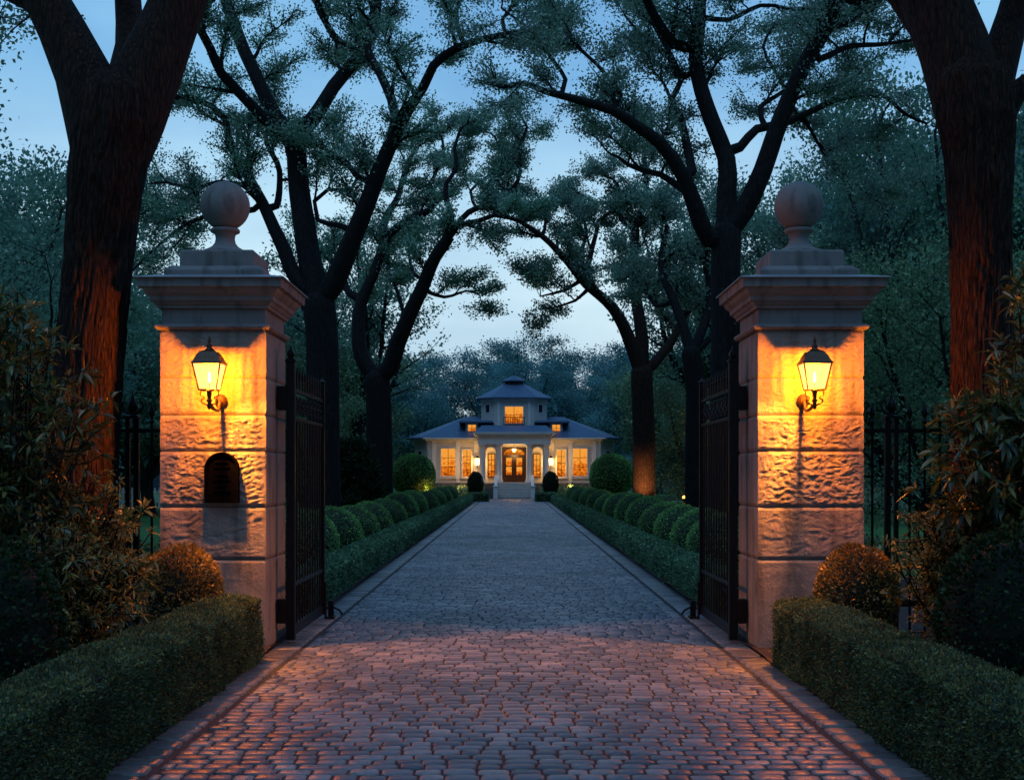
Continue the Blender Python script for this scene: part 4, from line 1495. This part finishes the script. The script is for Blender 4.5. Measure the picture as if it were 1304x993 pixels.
t4 = [
    ('t', None, [(484, 645), (483, 560), (482, 510), (480, 482)], 40, 36, 0, TR),
    ('L', 't', Cz((200, 900), (190, 720), (250, 560), (290, 450), (320, 390), (400, 330), (490, 290), (520, 250), (490, 200)), 26, 9, 1.2, LB(0.35)),
    ('L2', 'L', Cz((290, 390), (300, 320), (350, 240), (370, 160), (400, 80), (440, 20)), 14, 5, 2.5, LB(0.3)),
    ('L3', 'L', Cz((150, 640), (100, 540), (20, 430), (-30, 380)), 13, 6, 2.0, LB(0.3)),
    ('L5', 'L', Cz((480, 200), (520, 120), (545, 50), (530, -30)), 7, 4, 1.0, LB(0.1)),
    ('R', 't', Cz((320, 950), (350, 850), (400, 740), (460, 600), (510, 490), (570, 400)), 28, 16, -1.5, LB(0.7)),
    ('R1', 'R', Cz((600, 360), (690, 335), (760, 308), (820, 325), (880, 345)), 11, 4, -1.5, LB(0.25)),
    ('R2', 'R', Cz((650, 300), (760, 260), (840, 200), (870, 120), (870, 30), (900, -60)), 10, 4, 1.8, LB(0.2)),
    ('R2b', 'R2', Cz((760, 150), (790, 60), (760, -20)), 5, 3, 1.2, LB(0.1)),
    ('R2c', 'R2', Cz((660, 210), (740, 140), (800, 80)), 5, 3, 1.2, LB(0.1)),
    ('R3', 'R', Cz((580, 310), (560, 250), (560, 180), (600, 120), (590, 30), (620, -60)), 10, 4, 0.8, LB(0.2)),
    ('R4', 'R', Cz((550, 655), (640, 630), (700, 650)), 7, 2, 1.5, LB(0.15)),
    ('R5', 'R', Cz((380, 730), (355, 640), (310, 520), (330, 440), (360, 380)), 7, 3, 2.5, LB(0.3)),
    ('R6', 'R', Cz((420, 560), (400, 480), (410, 400)), 6, 3, 3.0, LB(0.2)),
]
t5 = [
    ('t', None, [(925, 705), (924, 600), (924, 500), (925, 420), (924, 350), (925, 296)], 50, 42, 0, TR),
    ('L', 't', Dz((800, 410), (740, 270), (700, 150), (600, 10)) + Rz((330, 320), (270, 280), (180, 250), (100, 230), (50, 210), (0, 218)), 30, 7, -2.0, LB(0.35)),
    ('L2', 'L', Dz((700, 205), (600, 140), (520, 120), (460, 95), (420, 60)), 14, 5, 1.5, LB(0.3)),
    ('L3', 'L', Rz((470, 430), (440, 300), (415, 250), (440, 200), (400, 110), (370, 60)), 15, 6, 2.0, LB(0.3)),
    ('L4', 'L', Rz((290, 240), (230, 160), (170, 110), (150, 60)), 7, 4, 1.5, LB(0.2)),
    ('L5', 'L', Rz((150, 200), (100, 130), (40, 60), (-10, 20)), 7, 3, 1.5, LB(0.2)),
    ('C', 't', Rz((555, 480), (555, 400), (520, 310), (495, 230), (478, 150), (490, 60), (492, -40)), 33, 17, 0.8, LB(0.5)),
    ('C1', 'C', Rz((420, 110), (370, 30), (340, -40)), 18, 11, -1.0, LB(0.2)),
    ('C2', 'C', Rz((560, 50), (640, 15), (740, 25), (800, 10)), 9, 4, 1.5, LB(0.2)),
    ('C3', 'C', Rz((430, 190), (400, 130), (340, 90), (300, 40)), 8, 4, 2.2, LB(0.2)),
    ('R', 't', Rz((600, 530), (650, 430), (680, 330), (720, 230), (770, 130), (820, 40), (840, -40)), 32, 19, -0.8, LB(0.5)),
    ('R2', 'R', Rz((790, 150), (870, 118), (960, 112), (1040, 95)), 12, 4, 1.5, LB(0.2)),
    ('R3', 'R', Rz((880, 5), (960, -15), (1030, -30)), 13, 8, 1.0, LB(0.2)),
    ('M', 'C', Rz((590, 370), (630, 325), (700, 312), (770, 280), (850, 240), (930, 228), (1000, 285), (1060, 310)), 16, 4, 1.6, LB(0.3)),
    ('M2', 'M', Rz((780, 350), (820, 420), (880, 480), (950, 500)), 6, 2, 1.5, LB(0.15)),
    ('M3', 'M', Rz((640, 270), (700, 230), (740, 160)), 10, 4, 1.5, LB(0.2)),
    ('M4', 'M', Rz((690, 200), (650, 120), (690, 50)), 7, 4, 2.0, LB(0.2)),
]
t6 = [
    ('t', None, [(820, 655), (820, 560), (818, 505), (817, 474)], 34, 31, 0, TR),
    ('L', 't', Dz((470, 850), (400, 700), (280, 600), (200, 500), (100, 400), (0, 335), (-50, 318)), 23, 5, -1.0, LB(0.4)),
    ('L1', 'L', Dz((290, 530), (320, 420), (350, 330), (410, 295)), 10, 4, 1.5, LB(0.25)),
    ('L2', 'L', Dz((270, 530), (270, 460), (290, 380), (275, 320)), 8, 4, 0.8, LB(0.25)),
    ('L3', 'L', Dz((200, 625), (150, 640), (90, 655)), 7, 2, 1.0, LB(0.1)),
    ('L4', 'L', Dz((240, 670), (180, 690), (120, 705)), 7, 2, 0.5, LB(0.1)),
    ('L6', 'L', Dz((110, 370), (110, 290), (60, 200)), 6, 2, 1.0, LB(0.15)),
    ('C', 't', Dz((520, 860), (510, 750), (490, 600), (490, 480), (490, 370)), 21, 13, 1.0, LB(0.5)),
    ('C1', 'C', Dz((430, 330), (430, 220), (400, 160), (320, 130)), 8, 3, 1.0, LB(0.2)),
    ('C2', 'C', Dz((530, 250), (540, 130), (530, 50), (560, -40)), 12, 5, 1.0, LB(0.2)),
    ('C3', 'C', Dz((570, 290), (600, 210), (650, 170)), 8, 3, -1.0, LB(0.2)),
    ('C4', 'C1', Dz((350, 260), (260, 230), (210, 180)), 6, 3, 1.0, LB(0.2)),
    ('R', 't', Dz((570, 940), (640, 850), (690, 760), (740, 680)), 18, 8, 1.5, LB(0.4)),
    ('R1', 'R', Dz((640, 780), (600, 690), (580, 640)), 8, 3, 1.5, LB(0.2)),
]
t7 = [
    ('t', None, [(887, 672), (886, 580), (886, 500), (880, 450)], 34, 28, 0, TR),
    ('A', 't', [(868, 410), (852, 370), (842, 335), (850, 290)], 18, 8, 1.5, LB(0.3)),
    ('B', 't', [(896, 415), (905, 370), (900, 330), (915, 280)], 16, 8, 2.0, LB(0.3)),
    ('D', 'A', [(835, 390), (822, 370), (800, 350)], 8, 3, 2.0, LB(0.2)),
    ('E', 't', [(905, 430), (935, 380), (965, 345), (1000, 330)], 12, 4, 2.0, LB(0.2)),
]
kw = dict(leaf=0.07, per=62, spread=0.13, bias=Vector((0, 0.3, 0.4)), l1=(0.9, 2.0), l2=(0.35, 0.8), step=0.42, n2=19)
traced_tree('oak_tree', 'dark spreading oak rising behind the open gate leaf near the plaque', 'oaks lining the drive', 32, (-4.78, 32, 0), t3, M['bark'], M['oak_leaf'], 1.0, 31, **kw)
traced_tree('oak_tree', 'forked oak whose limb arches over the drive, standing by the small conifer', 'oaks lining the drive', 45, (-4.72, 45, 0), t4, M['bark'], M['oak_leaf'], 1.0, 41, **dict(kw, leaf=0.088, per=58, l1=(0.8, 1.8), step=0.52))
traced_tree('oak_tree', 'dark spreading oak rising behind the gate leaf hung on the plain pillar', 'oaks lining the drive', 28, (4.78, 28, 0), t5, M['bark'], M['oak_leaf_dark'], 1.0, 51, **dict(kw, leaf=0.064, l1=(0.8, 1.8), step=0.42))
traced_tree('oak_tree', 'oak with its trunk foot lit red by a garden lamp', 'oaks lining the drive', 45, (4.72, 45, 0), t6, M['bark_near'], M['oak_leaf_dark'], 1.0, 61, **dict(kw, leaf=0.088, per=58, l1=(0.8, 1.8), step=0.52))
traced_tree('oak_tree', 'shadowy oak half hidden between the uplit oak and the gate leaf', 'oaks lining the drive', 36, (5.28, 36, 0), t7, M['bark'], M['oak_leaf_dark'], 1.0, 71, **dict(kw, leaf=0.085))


# the two big trunks beside the pillars: furrowed bark worked in relief
def furrow_trunk(mb, pts, radii, sides=150, step=0.035):
    path = smooth_path(pts, step)
    n = len(path)
    m = len(pts)
    rad = []
    for i in range(n):
        z = path[i].z
        zs = [p[2] for p in pts]
        rad.append(float(np.interp(z, zs, radii)))
    rings = []
    for i, p in enumerate(path):
        r = []
        for k in range(sides):
            a = 2 * PI * k / sides
            c, s_ = math.cos(a), math.sin(a)
            q = Vector((c * 4.6, s_ * 4.6, p.z * 0.8))
            w = noise.noise_vector(Vector((c * 3, s_ * 3, p.z * 1.6))) * 0.5
            f1 = abs(noise.noise((q + w) * 1.9))
            f2 = abs(noise.noise((q * 2.3 + w)))
            lump = noise.noise(Vector((c * 0.9, s_ * 0.9, p.z * 0.5)))
            rr = rad[i] * (1 + 0.05 * lump) + 0.1 * min(f1, 0.3) + 0.04 * min(f2, 0.3) - 0.025
            r.append((p.x + c * rr, p.y + s_ * rr, p.z))
        rings.append(r)
    mb.loft(rings, True, True)


def big_trunk(name, label, Y, trunk_px, limbs, seed):
    random.seed(seed)
    T = Tree(leaf=0.055, per=60, spread=0.13, bias=Vector((0, 0.25, 0.1)), l1=(0.9, 1.8), l2=(0.4, 0.8), step=0.5, n2=7)
    pts, rad = [], []
    for x, y, w in trunk_px:
        p = at(x, y, Y)
        pts.append(p)
        rad.append(w / 2 / F * Y)
    top = pts[-1]
    for dz, f in ((0.1, 0.8), (0.2, 0.5), (0.26, 0.12)):
        pts.append(top + Vector((0, 0, dz)))
        rad.append(rad[len(trunk_px) - 1] * f)
    furrow_trunk(T.wood, pts, rad)
    for l, d, sub in limbs:
        n = len(l)
        P3 = [at(x, y, Y + d * k / (n - 1)) for k, (x, y, w) in enumerate(l)]
        T.limb(P3, 0.1, 0.1, 24, sub, 0.0, 1.0, [w / 2 / F * Y for x, y, w in l])
    b = (pts[0].x, Y, 0)
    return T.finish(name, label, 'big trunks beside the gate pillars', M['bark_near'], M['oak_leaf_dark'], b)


big_trunk('oak_tree', 'massive furrowed trunk beside the pillar with the plaque, its bark lit red', 11.9,
          [(97, 838, 112), (102, 760, 95), (105, 600, 86), (112, 480, 82), (120, 380, 81), (130, 280, 84), (138, 210, 92), (145, 160, 96), (148, 120, 84)],
          [([(134, 280, 62), (134, 210, 78), (126, 150, 86), (106, 95, 72), (80, 40, 62), (48, -20, 54), (8, -100, 46), (-42, -200, 40)], 0.3, 0.7),
           ([(136, 280, 62), (146, 210, 80), (164, 150, 92), (190, 90, 84), (212, 40, 74), (236, -20, 68), (262, -110, 60), (300, -220, 54)], 0.5, 0.7),
           ([(145, 200, 50), (150, 120, 42), (165, 60, 38), (160, -40, 34), (150, -160, 30)], 1.6, 0.75),
           ([(84, 40, 16), (40, 10, 13), (0, -8, 10), (-50, -30, 6)], 0.9, 0.3), ([(240, -40, 14), (180, -20, 12), (120, -25, 9), (60, -30, 6)], 1.6, 0.3)], 81)
big_trunk('oak_tree', 'massive furrowed trunk beside the plain pillar, its bark lit red', 11.9,
          [(1248, 838, 100), (1248, 760, 84), (1248, 600, 74), (1249, 480, 72), (1249, 380, 72), (1248, 280, 74), (1247, 200, 82), (1243, 150, 92), (1238, 100, 84)],
          [([(1248, 280, 56), (1245, 200, 74), (1234, 130, 90), (1214, 60, 88), (1190, 0, 84), (1160, -90, 74), (1120, -200, 66)], 0.4, 0.7),
           ([(1248, 240, 50), (1226, 120, 58), (1184, 40, 46), (1142, -15, 36), (1090, -80, 28)], 0.8, 0.6),
           ([(1249, 280, 50), (1254, 180, 62), (1268, 95, 50), (1290, 20, 42), (1310, -60, 38), (1330, -180, 32)], 0.6, 0.7),
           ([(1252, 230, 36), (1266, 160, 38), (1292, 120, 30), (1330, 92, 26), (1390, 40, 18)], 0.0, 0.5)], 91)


# ------------------------------------------------------------------ other trees: grown, not traced
def grown_tree(seed, h, trunk_h, reach, r0, n_limbs, **k):
    random.seed(seed)
    T = Tree(**k)
    p = [Vector((0, 0, -0.1)), Vector((random.uniform(-.2, .2), random.uniform(-.2, .2), trunk_h * 0.5)), Vector((random.uniform(-.4, .4), random.uniform(-.4, .4), trunk_h))]
    T.limb(p, r0, r0 * 0.75, 10, 1.0)
    for i in range(n_limbs):
        a = 2 * PI * (i + random.uniform(-0.3, 0.3)) / n_limbs
        rr = reach * random.uniform(0.55, 1.0) if i else reach * 0.15
        hh = trunk_h + (h - trunk_h) * random.uniform(0.55, 1.0)
        s0 = p[2] + Vector((0, 0, -random.uniform(0, trunk_h * 0.25)))
        e = Vector((rr * math.cos(a), rr * math.sin(a), hh))
        m = s0.lerp(e, 0.45) + Vector((rr * 0.18 * math.cos(a), rr * 0.18 * math.sin(a), -0.3)) + rvec() * reach * 0.1
        T.limb([s0, m, e], r0 * 0.5, r0 * 0.12, 6, 0.2, 0.12)
    return T


def place(proto, loc, rz, sc, label, group):
    c = copy_tree(proto)
    c.location = loc
    c.rotation_euler[2] = rz
    c.scale = (sc[0], sc[0], sc[1])
    c['label'] = label
    c['group'] = group
    return c


AV = dict(leaf=0.17, per=26, spread=0.3, bias=Vector((0, 0, 0.4)), l1=(1.2, 2.8), l2=(0.5, 1.3), step=0.6, n2=6)
g1 = 'oaks nearer the villa'
a1 = grown_tree(101, 13.0, 5.0, 3.8, 0.42, 8, **AV).finish('oak_tree', 'tall hazy oak left of the villa, behind the arching oak', g1, M['bark'], M['wood_leaf'], (0, 0, 0))
a1.location = (-8.0, 63, 0)
a2 = grown_tree(102, 15.5, 5.5, 5.0, 0.42, 8, **AV).finish('oak_tree', 'tall hazy oak right of the villa, behind the uplit oak', g1, M['bark'], M['wood_leaf'], (0, 0, 0))
a2.location = (9.6, 60, 0)

W1 = dict(leaf=0.19, per=64, spread=0.5, bias=Vector((0, 0, 0.3)), l1=(1.5, 3.0), l2=(0.7, 1.5), step=0.7, n2=6)
GW = 'misty trees of the wood around the garden'
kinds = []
for k, (sd, h, th, sp_, mat) in enumerate(((201, 14, 2.2, 5.0, 'wood_leaf'), (202, 16, 3.0, 5.2, 'wood_leaf_haze'), (203, 8.0, 0.8, 3.8, 'light_leaf'), (204, 12, 1.5, 4.2, 'wood_leaf_haze'))):
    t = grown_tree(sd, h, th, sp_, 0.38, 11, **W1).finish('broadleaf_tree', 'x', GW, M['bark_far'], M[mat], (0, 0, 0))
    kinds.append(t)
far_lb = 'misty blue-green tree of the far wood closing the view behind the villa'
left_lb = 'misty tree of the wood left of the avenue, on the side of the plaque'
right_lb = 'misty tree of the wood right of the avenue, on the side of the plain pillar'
lightl = 'pale green bushy tree left of the villa in front of the far wood'
lightr = 'pale green bushy tree right of the villa in front of the far wood'
spots = []
random.seed(5)
for i in range(11):      # behind the villa
    x = -34 + i * 6.8 + random.uniform(-1.2, 1.2)
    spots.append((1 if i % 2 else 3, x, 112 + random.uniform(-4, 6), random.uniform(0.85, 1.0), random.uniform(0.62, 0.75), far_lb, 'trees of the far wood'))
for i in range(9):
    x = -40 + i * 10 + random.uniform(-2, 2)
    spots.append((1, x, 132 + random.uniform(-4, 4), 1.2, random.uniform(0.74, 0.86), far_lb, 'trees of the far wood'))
for (x, y, s_, z_) in ((-15.5, 90, 1.0, 0.85), (-18, 80, 1.0, 1.0), (-14.5, 70, 0.9, 0.85), (-20, 66, 1.1, 0.95), (-26, 72, 1.1, 0.9), (-15, 52, 0.8, 0.62), (-19, 48, 0.85, 0.6), (-23, 56, 1, 0.75), (-16.5, 40, 0.8, 0.72), (-12.6, 28, 0.62, 0.6), (-24, 44, 0.9, 0.7)):
    spots.append((0 if x > -18 else 3, x, y, s_, z_, left_lb, 'trees of the wood left of the avenue'))
for (x, y, s_, z_) in ((15.5, 90, 1.0, 0.9), (19, 80, 1.0, 1.05), (15, 70, 0.95, 0.9), (19, 64, 1.1, 1.15), (25, 66, 1.1, 1.2), (12.5, 54, 0.85, 0.95), (17, 50, 0.95, 1.05), (22, 50, 1.0, 1.1), (14.5, 40, 0.8, 0.95), (19.5, 40, 0.9, 1.0)):
    spots.append(((0, 3)[int(x) % 2], x, y, s_, z_, right_lb, 'trees of the wood right of the avenue'))
for (x, y, s_, z_, lb) in ((-12.5, 92, 1.0, 1.15, lightl), (-11.5, 62, 0.8, 0.9, lightl), (-8.6, 52, 0.5, 0.55, lightl)):
    spots.append((2, x, y, s_, z_, lb, 'pale green trees left of the villa'))
for (x, y, s_, z_, lb) in ((12.5, 92, 1.0, 1.1, lightr), (10.6, 62, 0.8, 0.85, lightr), (8.2, 50, 0.6, 0.55, lightr), ):
    spots.append((2, x, y, s_, z_, lb, 'pale green trees right of the villa'))
NB = dict(leaf=0.085, per=60, spread=0.26, bias=Vector((0, 0, 0.3)), l1=(0.9, 1.8), l2=(0.4, 0.9), step=0.42, n2=8)
grown_tree(301, 6.3, 0.7, 2.9, 0.2, 10, **NB).finish('broadleaf_tree', 'pale green bushy tree between the plain pillar and the right trunk', None, M['bark'], M['light_leaf'], (0, 0, 0)).location = (8.6, 25.5, 0)
grown_tree(302, 7.3, 0.9, 2.9, 0.22, 10, **NB).finish('broadleaf_tree', 'leafy green tree at the left edge beyond the big trunk', None, M['bark'], M['wood_leaf'], (0, 0, 0)).location = (-10.8, 24.5, 0)
used = set()
for i, (k, x, y, s_, z_, lb, g) in enumerate(spots):
    if k in used:
        c = copy_tree(kinds[k])
    else:
        c = kinds[k]
        used.add(k)
    c.location = (x, y, 0)
    c.rotation_euler[2] = random.uniform(0, 6.28)
    c.scale = (s_, s_, z_)
    c['label'] = lb
    if g:
        c['group'] = g
    elif 'group' in c.keys():
        del c['group']

# small layered conifer by the drive
random.seed(77)
T = Tree(leaf=0.075, per=26, spread=0.07, bias=Vector((0, 0, -0.08)), l1=(0.2, 0.4), l2=(0.12, 0.3), step=0.14, n2=5)
T.limb([Vector((0, 0, 0)), Vector((0.02, 0, 1.2)), Vector((0, 0.02, 2.5))], 0.06, 0.015, 8, 1.0)
for k in range(11):
    z = 0.65 + k * 0.17
    rr = 1.0 * (1 - k / 12.5) ** 0.75
    for j in range(8):
        a = 2 * PI * (j + 0.5 * (k % 2)) / 8 + random.uniform(-.15, .15)
        e = Vector((rr * math.cos(a), rr * math.sin(a), z + 0.12 * rr))
        T.limb([Vector((0, 0, z)), e * 0.5 + Vector((0, 0, z * 0.5 + 0.0)), e], 0.018, 0.006, 4, 0.3)
T.finish('conifer_tree', 'small dark layered conifer left of the drive before the villa', None, M['bark'], M['dark_leaf'], (0, 0, 0)).location = (-4.95, 38, 0.02)

# ------------------------------------------------------------------ low added rise added to close the bright sky gaps behind the trees
M['rise'] = mat_plain('added rise', (0.03, 0.075, 0.075), 0.95, 0, 0.5, 0.35, 1.0, 1.2, 0.1)
NA, NR = 90, 8
V, Fc = [], []
for i in range(NA + 1):
    a = R(-12 + 204 * i / NA)
    for j in range(NR + 1):
        t = j / NR
        rx, ry = 62 + 60 * t, 92 + 60 * t
        x, y = rx * math.cos(a), 58 + ry * math.sin(a)
        h = 12.5 * math.sin(min(1, t * 1.6) * PI / 2) * (0.85 + 0.3 * noise.noise(Vector((x * 0.05, y * 0.05, 0)))) + 0.5 * noise.noise(Vector((x * 0.5, y * 0.5, 2))) * (t > 0)
        V.append((x, y, -0.08 + max(0, h)))
for i in range(NA):
    for j in range(NR):
        k = i * (NR + 1) + j
        Fc.append((k, k + 1, k + NR + 2, k + NR + 1))
mb = MB()
mb.add(V, Fc, True)
struct(mb.build('added_hill', M['rise']))
